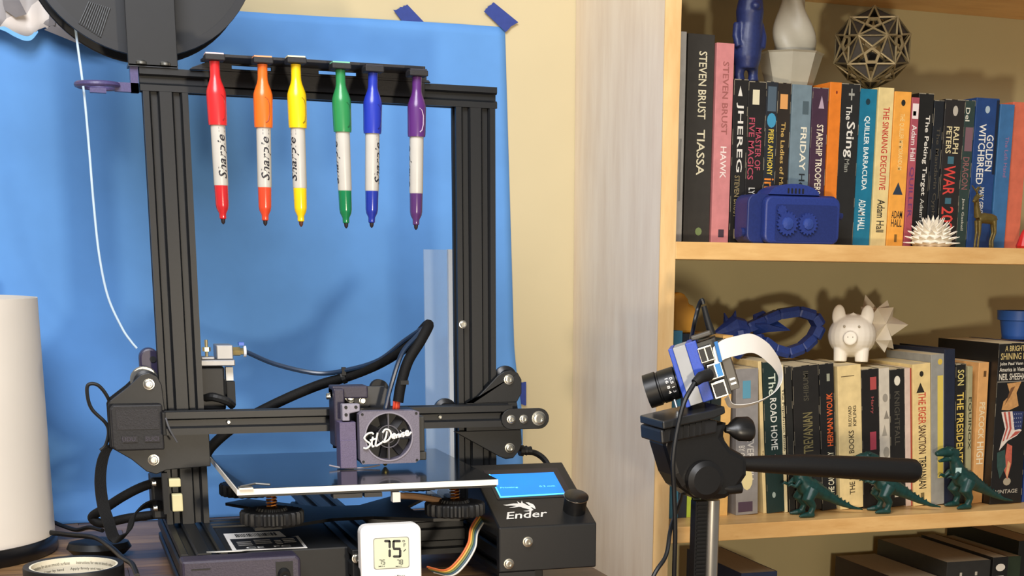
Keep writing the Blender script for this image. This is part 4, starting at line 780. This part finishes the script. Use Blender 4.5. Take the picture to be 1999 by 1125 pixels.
# blue bear
c = W(1456, 157, 140); by = 140.; z0 = Z1+176
br = thing('bear_figurine', 'dark blue standing bear figurine on top of the upper books', 'figurine', (c.x, by, z0))
bl2 = M('#1f2b5a', .45, 0, .12, 300, .2)
x = c.x
mb = MB().tube([(x, by, z0+14), (x, by, z0+26), (x+1, by, z0+46), (x+2, by, z0+62), (x+2, by, z0+76), (x+2, by-1, z0+88), (x+2, by-1, z0+97)], [13, 16.5, 16.5, 14.5, 16, 14, 5], 20)
for s_ in (-1, 1):
    mb.tube([(x+s_*8.5, by-1, z0+.5), (x+s_*9, by, z0+8), (x+s_*7, by, z0+22)], [7, 5.6, 8], 12).ball((x+s_*11, by, z0+94), (4.5, 3, 5)).tube([(x+s_*14, by-2, z0+62), (x+s_*17, by-6, z0+48), (x+s_*15, by-9, z0+36)], [5, 4.5, 4], 10)
mb.ball((x+2, by-14, z0+80), (6, 6, 5))
blob('body', mb, 1.4, bl2, br)
# white vase-like torso on a pot
c = W(1552, 165, 150); z0 = Z1+176.5; x = c.x
vz = thing('twisted_vase', 'white twisted figure rising from a flared pot on the upper books', 'figurine', (x, 165, z0))
vm = M('#a8a290', .5, 0, .05)
part('pot', MB().lathe([(27, 0), (38, 36), (40, 38), (36, 38), (33, 30)], (x, 165, z0), (0, 0, 1), 8, ph=R(22)), vm, vz)
rs = []
for i in range(22):
    z = 30+i*4.4; r_ = 19+5.5*math.sin(i*.28+.2)-i*.05; tw = i*.12
    rs.append([Vector((x+2+(r_*(1+.16*math.cos(3*(a_2+tw)))*math.cos(a_2)), 165+r_*(1+.16*math.cos(3*(a_2+tw)))*math.sin(a_2), z0+z)) for a_2 in [2*math.pi*j/36 for j in range(36)]])
part('twisted_body', MB().rings(rs), vm, vz, smooth=60)
# pierced polyhedron
c = W(1707, 92, 150); ph_ = (1+5**.5)/2; RR = 47.
dv = [Vector(v).normalized() for v in [(a, b, d) for a in (-1, 1) for b in (-1, 1) for d in (-1, 1)]+[(0, a/ph_, b*ph_) for a in (-1, 1) for b in (-1, 1)]+[(a/ph_, b*ph_, 0) for a in (-1, 1) for b in (-1, 1)]+[(b*ph_, 0, a/ph_) for a in (-1, 1) for b in (-1, 1)]]
rotm = Euler((R(-12), R(0), R(-30))).to_matrix(); dv = [rotm @ v for v in dv]
fn_ = [rotm @ Vector(v).normalized() for v in [(a, 0, b*ph_) for a in (-1, 1) for b in (-1, 1)]+[(b*ph_, a, 0) for a in (-1, 1) for b in (-1, 1)]+[(0, b*ph_, a) for a in (-1, 1) for b in (-1, 1)]]
cz = Z1+176+RR*.93; ctr = Vector((c.x, 155, cz))
po = thing('star_polyhedron', 'dark bronze openwork star polyhedron sitting on the upper books', 'ornament', (c.x, 155, Z1+176))
pmz = M('#8a7a58', .42, .25, .1, 300); pmd = M('#2c2620', .55, .1, .1, 300)
for n_ in fn_:
    vs_ = sorted(dv, key=lambda v: -v.dot(n_))[:5]; fc_ = sum(vs_, Vector())/5; ex_ = (vs_[0]-fc_).normalized(); ey_ = n_.cross(ex_)
    vs_.sort(key=lambda v: math.atan2((v-fc_).dot(ey_), (v-fc_).dot(ex_)))
    inn = [fc_+((vs_[i]+vs_[(i+1) % 5])/2-fc_)*.46 for i in range(5)]; hole = [fc_+((vs_[i]+vs_[(i+1) % 5])/2-fc_)*.30 for i in range(5)]
    P_ = lambda v, k=1.: ctr+v*RR*k
    for i in range(5):     # recessed dark web between two star arms
        a, b, m_ = vs_[i], vs_[(i+1) % 5], inn[i]
        mid = (a+b)/2
        q = [a.lerp(mid, .16), b.lerp(mid, .16), m_.lerp(b, .18), m_.lerp(mid, .12), m_.lerp(a, .18)]
        part('web_panel', MB().add([P_(v, .965) for v in q]+[P_(v, .925) for v in q], [(0, 1, 2, 3, 4), (9, 8, 7, 6, 5)]+[(t, (t+1) % 5, 5+(t+1) % 5, 5+t) for t in range(5)]), pmd, po)
    mb = MB()
    for i in range(5):
        a = vs_[i]; mb.cyl(P_(a), P_(inn[i]), 1.25, n=6).cyl(P_(a), P_(inn[i-1]), 1.25, n=6)
    for y_a, y_b in ((inn, hole),):
        for i in range(5):
            k5 = (i+1) % 5
            mb.add([P_(inn[i]), P_(inn[k5]), P_(hole[k5]), P_(hole[i]), P_(inn[i], .94), P_(inn[k5], .94), P_(hole[k5], .94), P_(hole[i], .94)], [(0, 1, 2, 3), (7, 6, 5, 4), (0, 4, 5, 1), (3, 2, 6, 7)])
    part('star_face', mb, pmz, po)
    mb = MB()
    for i in range(5): mb.cyl(P_(vs_[i], .99), P_(vs_[(i+1) % 5], .99), 1.1, n=6)
    part('edge_strut', mb, pmz, po)
# white lotus
c = W(1820, 480, 82); lz = thing('lotus_ornament', 'white spiky lotus ornament on the upper shelf edge', 'ornament', (c.x, 84, Z1))
wh = M('#ebe2cf', .5, 0, .03)
for ring, (cnt, el, rad, w_) in enumerate(((16, 4, 31, 5.5), (16, 16, 31, 5.5), (15, 28, 30.5, 5.2), (14, 40, 30.5, 5), (12, 53, 30.5, 4.6), (9, 66, 31, 4.2), (6, 78, 31.5, 3.6), (2, 90, 31, 3))):
    for k in range(cnt):
        az = 2*math.pi*(k+.5*(ring % 2))/cnt; d = Vector((math.cos(az)*math.cos(R(el)), math.sin(az)*math.cos(R(el))*.86, math.sin(R(el))*.98)); tng = Vector((-math.sin(az), math.cos(az), 0)); nrm = d.cross(tng)
        o0 = Vector((c.x, 84, Z1+2.5)); w_2 = w_*1.25; q = [o0+d*8+tng*w_2*.7, o0+d*20+tng*w_2, o0+d*rad*1.13, o0+d*20-tng*w_2, o0+d*8-tng*w_2*.7]
        part('petal', MB().add([o0+(p-o0)+nrm*(1.5 if k5 != 2 else .2) for k5, p in enumerate(q)]+[p-nrm*(1.5 if k5 != 2 else .2) for k5, p in enumerate(q)], [(0, 1, 2, 3, 4), (9, 8, 7, 6, 5)]+[(i, (i+1) % 5, 5+(i+1) % 5, 5+i) for i in range(5)]), wh, lz)
part('heart', MB().lathe([(22, 0), (25, 4), (23, 14), (14, 22), (3, 25)], (c.x, 84, Z1+.1), (0, 0, 1), 20, sq=(1, .86)), wh, lz, smooth=True)
# deer
c = W(1912, 482, 80); x, y, z = c.x, 80., Z1
de = thing('deer_figurine', 'small olive bronze deer figurine standing before the blue books', 'figurine', (x, y, z))
mb = MB().tube([(x-5, y, z+33), (x+3, y, z+35), (x+14, y, z+34), (x+20, y, z+34)], [5.5, 6.4, 6.2, 4], 14).tube([(x-5, y, z+36), (x-9, y-2, z+46), (x-12, y-4, z+56)], [5, 3.6, 3], 12).tube([(x-10, y-3, z+59), (x-14, y-6, z+57), (x-19, y-9, z+53)], [3.4, 3, 1.7], 10).tube([(x+20, y, z+36), (x+23, y, z+33)], [1.5, .8], 8)
for dx, dy in ((-5, -4), (-4, 4), (16, -4), (18, 4)): mb.tube([(x+dx, y+dy, z+32), (x+dx+(1 if dx < 0 else 2), y+dy, z+18), (x+dx-(0 if dx < 0 else 1), y+dy, z+8), (x+dx-.5, y+dy-.5, z+.3)], [3, 1.9, 1.5, 1.7], 8)
for s_ in (-1, 1):
    mb.tube([(x-10, y-3+s_*2, z+61), (x-11+s_*4, y-2+s_*4, z+66), (x-12+s_*9, y-2+s_*4, z+72)], [1.3, 1.1, .8], 8).tube([(x-11+s_*4, y-2+s_*4, z+66), (x-10+s_*3, y-4+s_*4, z+71)], [1, .7], 8).tube([(x-9, y-3+s_*3, z+59), (x-6, y-2+s_*7, z+61)], [1.5, .9], 8)
blob('body', mb, .75, M('#6a5a2c', .4, .4, .12, 300), de, 2)
# blue gear toy box
gx0, gx1 = W(1462, 470, 66).x, W(1641, 475, 66).x; gw = gx1-gx0
gt = thing('gear_box_toy', 'dark blue printed box toy with two gears on its front', 'toy', ((gx0+gx1)/2, 85, Z1))
gbm = M('#24377e', .42, 0, .1, 500, .12); gbm2 = M('#1c2c68', .45, 0, .1, 500, .12)
part('case', MB().xz(rrect(gx0+1, gx1, Z1+.1, Z1+54, 10), 74, 108), gbm2, gt, bevel=1.5)
fx0 = gx0+gw*.15
fp_ = part('front_panel', MB().xz(rrect(fx0, gx1-4, Z1+.1, Z1+52, 9), 63, 73.9), gbm, gt, bevel=2.5)
part('recess', MB().xz(rrect(fx0+13, gx1-8, Z1+3, Z1+43, 3), 62.6, 62.98), gbm2, fp_)
def gear(cx_, cz_, r, n=18, y0=59.5, y1=62.5): return MB().xz([(cx_+(r if (j % 4) in (1, 2) else r*.84)*math.cos(2*math.pi*j/(n*4)), cz_+(r if (j % 4) in (1, 2) else r*.84)*math.sin(2*math.pi*j/(n*4))) for j in range(n*4)], y0, y1)
for cx_, cz_, r in ((fx0+27, Z1+22, 13.5), (fx0+53, Z1+22, 12.5)):
    g_ = part('gear', gear(cx_, cz_, r), gbm, gt); part('gear_hub', MB().lathe([(r*.55, 0), (r*.5, 1.5), (2, 2.5)], (cx_, 59.5, cz_), (0, -1, 0), 10), M('#30468f', .4), g_)
part('small_gear', gear(fx0+20, Z1+36, 6, 9, 60, 62.5), gbm, gt)
ar = part('arched_lid', MB().xz([(gx0+gw*.22, Z1+54)]+[(gx0+gw*.5+gw*.27*math.cos(R(a)), Z1+54+12*math.sin(R(a))) for a in range(170, -1, -14)]+[(gx0+gw*.78, Z1+54)], 72, 106), gbm, gt, bevel=1)
for i in range(5): part('vent', MB().box(gx0+gw*.42+i*4.6, gx0+gw*.42+i*4.6+2, 71.5, 71.98, Z1+55.5, Z1+61), matte, ar)
part('axle', MB().cyl((gx1-2, 85, Z1+34), (gx1+10, 85, Z1+32), 4), gbm2, gt)
part('axle', MB().cyl((gx0+1, 85, Z1+12), (gx0-2, 85, Z1+12), 5), gbm2, gt)
# red cone at the right end
c = W(1996, 482, 80); tag(part('red_figure', MB().lathe([(9, 0), (10, 3), (7, 12), (4, 20), (1, 24)], (c.x+5, 84, Z1), (0, 0, 1), 10), M('#c8221c', .4), None, smooth=30), 'small bright red pointed figure in front of the salmon paperback', 'figurine')
# pig
c = W(1667, 711, 150); x, y, z = c.x+1, 160., Z2+178
pg_ = thing('pig_figurine', 'round white pig figurine with pricked ears on the cream paperback', 'figurine', (x, y, z)); wm = M('#efe6d4', .45, 0, .02)
mb = MB().ball((x, y, z+32), (30, 30, 27), 24, 16)
for s_ in (-1, 1):
    mb.tube([(x+s_*13, y-13, z+.5), (x+s_*13, y-12, z+16)], [8.2, 9], 14).tube([(x+s_*13, y+13, z+.5), (x+s_*13, y+12, z+16)], [8.2, 9], 14)
    mb.ball((x+s_*17.5, y-8, z+56), (8.5, 4, 14), 14, 10)
mb.cyl((x-2, y-27, z+30), (x-2, y-34, z+30), 8.6, n=24)
mb.tube([(x-4, y-8, z+57), (x, y-8, z+58.5), (x+4, y-8, z+57)], [1.5, 2.4, 1.5], 8)
blob('body', mb, 1.1, wm, pg_, 3); pg_.rotation_euler = (0, 0, R(-30))
for dx, dz in ((-5, 1.5), (1, 1.5)): part('nostril', MB().ball((x+dx, y-33.4, z+30+dz), (1.2, .8, 1.5), 8, 5), M('#8a8070', .6), pg_)
for dx in (-10, 8): part('eye', MB().ball((x+dx, y-26.6, z+44), (1.6, 1, 1.6), 8, 5), M('#a89c86', .5), pg_)
# faceted white burst behind the pig
c = W(1712, 668, 200); z = Z2+179
st = thing('faceted_star', 'white faceted low poly star ornament behind the pig', 'ornament', (c.x, 205, z))
ico = [rotm @ Vector(v).normalized() for v in [(0, a, b*ph_) for a in (-1, 1) for b in (-1, 1)]+[(a, b*ph_, 0) for a in (-1, 1) for b in (-1, 1)]+[(b*ph_, 0, a) for a in (-1, 1) for b in (-1, 1)]]
bm = bmesh.new(); vv = [bm.verts.new(v) for v in ico]; bmesh.ops.convex_hull(bm, input=vv); bm.faces.ensure_lookup_table(); bm.verts.index_update()
mb = MB(); ct = Vector((c.x, 205, z+34))
for k, fcx in enumerate(bm.faces):
    t3 = [v.co.copy() for v in fcx.verts]; tipv = sum(t3, Vector()).normalized()*(36 if k % 3 else 43); base = [ct+v*24 for v in t3]
    mb.add(base+[ct+tipv], [(0, 1, 3), (1, 2, 3), (2, 0, 3)])
bm.free(); o = part('facets', mb, wm, st)
lo_ = min(v.z for v in mb.v); o.location.z = (z+.3-lo_)*S
# dragon
dz = Z2+178.5; Yd = 185.
dg_ = thing('dragon_figurine', 'dark blue jointed dragon figurine with curled tail on the lower books', 'figurine', (W(1500, 690, Yd).x, Yd, dz)); dm = M('#22397c', .45, 0, .12, 400, .2)
pth = bez([W(1432, 650, Yd), W(1460, 632, Yd), W(1492, 618, Yd), W(1520, 606, Yd), W(1558, 600, Yd), W(1588, 609, Yd), W(1599, 628, Yd), W(1588, 650, Yd), W(1566, 670, Yd-4), W(1538, 680, Yd-8), W(1512, 672, Yd-10), W(1490, 656, Yd-12)], 1)
for i in range(0, len(pth)-1):
    a, b = pth[i], pth[i+1]; t = (b-a); wdt = 9.5-3*abs(i/(len(pth))-.5)*1.2
    n_ = Vector((0, 1, 0)); s2 = t.normalized().cross(n_).normalized()
    part('segment', MB().rings([[p+n_*(wdt*cx6*k)+s2*(wdt*.8*cz6*k) for cx6, cz6 in ((1, .35), (.7, 1), (-.7, 1), (-1, .35), (-.8, -.8), (.8, -.8))] for p, k in ((a, .9), (a+t*.1, 1), (a+t*.92, 1.02), (b, .9))]), dm, dg_)
hx = W(1420, 632, Yd)
mb = MB().tube([W(1396, 645, Yd-6), W(1412, 640, Yd-4), W(1432, 630, Yd), W(1452, 632, Yd)], [4, 9, 14, 11], 8).tube([W(1420, 622, Yd), W(1414, 602, Yd+4)], [5, .6], 6).tube([W(1432, 618, Yd), W(1436, 598, Yd+4)], [5, .6], 6).tube([W(1400, 660, Yd-8), W(1420, 656, Yd-6)], [2, 6], 6).tube([W(1445, 640, Yd-6), W(1450, 668, Yd-12), W(1446, 678, Yd-14), W(1440, 684, Yd-20)], [9, 7, 6, 6], 8).tube([W(1480, 650, Yd-4), W(1486, 668, Yd-12), W(1488, 683, Yd-14)], [8, 7, 6], 8)
part('head', mb, dm, dg_)
part('wing', MB().add([W(1470, 606, Yd+8), W(1490, 598, Yd+14), W(1484, 618, Yd+6), W(1544, 637, Yd-6), W(1500, 640, Yd-6), W(1470, 646, Yd+2), W(1475, 625, Yd-10), W(1500, 625, Yd-12)], [(0, 1, 2), (2, 3, 7), (7, 3, 4), (6, 7, 4), (6, 4, 5), (0, 2, 7), (0, 7, 6), (0, 6, 5), (2, 1, 3), (1, 5, 4), (1, 4, 3), (0, 5, 1)]), dm, dg_)
# yellow cloud, blue pot
cl = WX([(1312, 646), (1312, 570), (1324, 566), (1334, 571), (1341, 581), (1342, 590), (1351, 593), (1357, 603), (1357, 622), (1350, 634), (1352, 646)], 190)
zc = min(z_ for x_, z_ in cl); top_ = W(1325, 646, LY).z+.4
tag(part('cloud_ornament', MB().xz([(a, b-zc+top_) for a, b in cl], 184, 198), M('#e2a63c', .5, 0, .06, 40), None, bevel=3), 'amber yellow cloud shaped ornament at the left end of the lower shelf', 'ornament')
zt2 = W(1946, 671, 98).z+.9
tag(part('plant_pot', MB().lathe([(18, 0), (19, 1), (23, 24), (26.5, 25), (27.5, 37), (25, 37), (23, 27), (16, 2)], (1101, 180, zt2), (0, 0, 1), 40), M('#2f5fb0', .45, 0, .04), None, smooth=35), 'small plain blue pot on the blue hardback beside the big black paperback', 'pot')
# dinosaurs
def dino(px_, rz, sc, lab):
    c = W(px_[0], px_[1], 74); o = thing('dinosaur_figurine', lab, 'figurine', (c.x, 86, Z2+.2), 'dinosaurs before the lower books', local=True, rot=(0, 0, R(rz))); o.scale = (sc,)*3; return o
d1_ = dino((1562, 1010), 0, .96, 'dark green dinosaur figurine in front of the dark green paperback, tail under the tripod handle')
mb = MB().tube([(-6, 0, 68), (0, 0, 60), (5, 0, 48), (12, 0, 38), (22, 0, 34), (34, 0, 29), (48, 0, 22), (66, 0, 13), (82, 0, 7), (97, 0, 4)], [6, 7, 9.5, 12, 12.5, 9, 6.5, 4, 2.4, 1], 16)
mb.tube([(4, 0, 69), (-8, 0, 72), (-20, 0, 71), (-30, 0, 69)], [5, 7, 5.6, 3.2], 14, .8).tube([(-4, 0, 64), (-14, 0, 62), (-25, 0, 60)], [4.5, 3.4, 2], 12, .8)
for s_ in (-1, 1):
    mb.tube([(18, s_*9, 34), (10, s_*12, 22), (18, s_*12, 13), (15, s_*12, 5)], [9.5, 8, 4.6, 4], 12).tube([(19, s_*12, 3.2), (8, s_*12, 2.8), (-2, s_*13, 1.6)], [4, 3.6, 1.4], 10)
    mb.tube([(0, s_*8, 46), (-7, s_*10, 39), (-13, s_*9, 42)], [3.6, 2.6, 2], 10).tube([(-13, s_*9, 42), (-17, s_*8, 39)], [1.6, .7], 8)
    mb.ball((-10, s_*5, 76), 2.2, 8, 5)
bz = [(5, 57), (12, 50), (22, 46), (34, 38), (48, 28.5), (66, 17), (82, 9.4)]
for i in range(13):
    xk = 7+i*5.6; k_ = max(q for q in range(len(bz)-1) if bz[q][0] <= xk); f_ = (xk-bz[k_][0])/(bz[k_+1][0]-bz[k_][0]); zk = bz[k_][1]+(bz[k_+1][1]-bz[k_][1])*f_
    mb.tube([(xk, 0, zk-2.5), (xk+1.5, 0, zk+2.4)], [2.4, .7], 6)
dmat = M('#0b3a36', .45, 0, .22, 220, .3)
db_ = part('body', fuse(mb, 1.1, (0, 0, 0), 1), dmat, d1_, smooth=60)
pale = M('#b8d4d0', .4)
def copy_tree(src, dst):
    for ch in list(src.children):
        k_ = ch.copy(); scn.collection.objects.link(k_); k_.parent = dst; ORG[k_] = Vector()
d2_ = dino((1712, 1006), -6, .96, 'dark green dinosaur figurine half hidden behind the tripod handle grip'); d3_ = dino((1868, 998), 4, 1.0, 'dark green dinosaur figurine with a pale patch, head up before the navy hardback')
copy_tree(d1_, d2_); copy_tree(d1_, d3_)
part('pale_patch', MB().obox((-1, -9.6, 49), (3.4, -1, 0), (0, .6, 0), (0, 0, 3.2)), pale, d3_, label='pale blue patch')
for o in list(scn.objects):
    if o.parent is None:
        k = o.name.split('.')[0]
        if k in ('bear_figurine', 'twisted_vase', 'star_polyhedron', 'pig_figurine', 'faceted_star', 'dragon_figurine', 'cloud_ornament', 'plant_pot'): settle(o)
        elif k == 'dinosaur_figurine': settle(o, Z2)
        elif k in ('deer_figurine', 'lotus_ornament', 'red_figure', 'gear_box_toy'): settle(o, Z1)
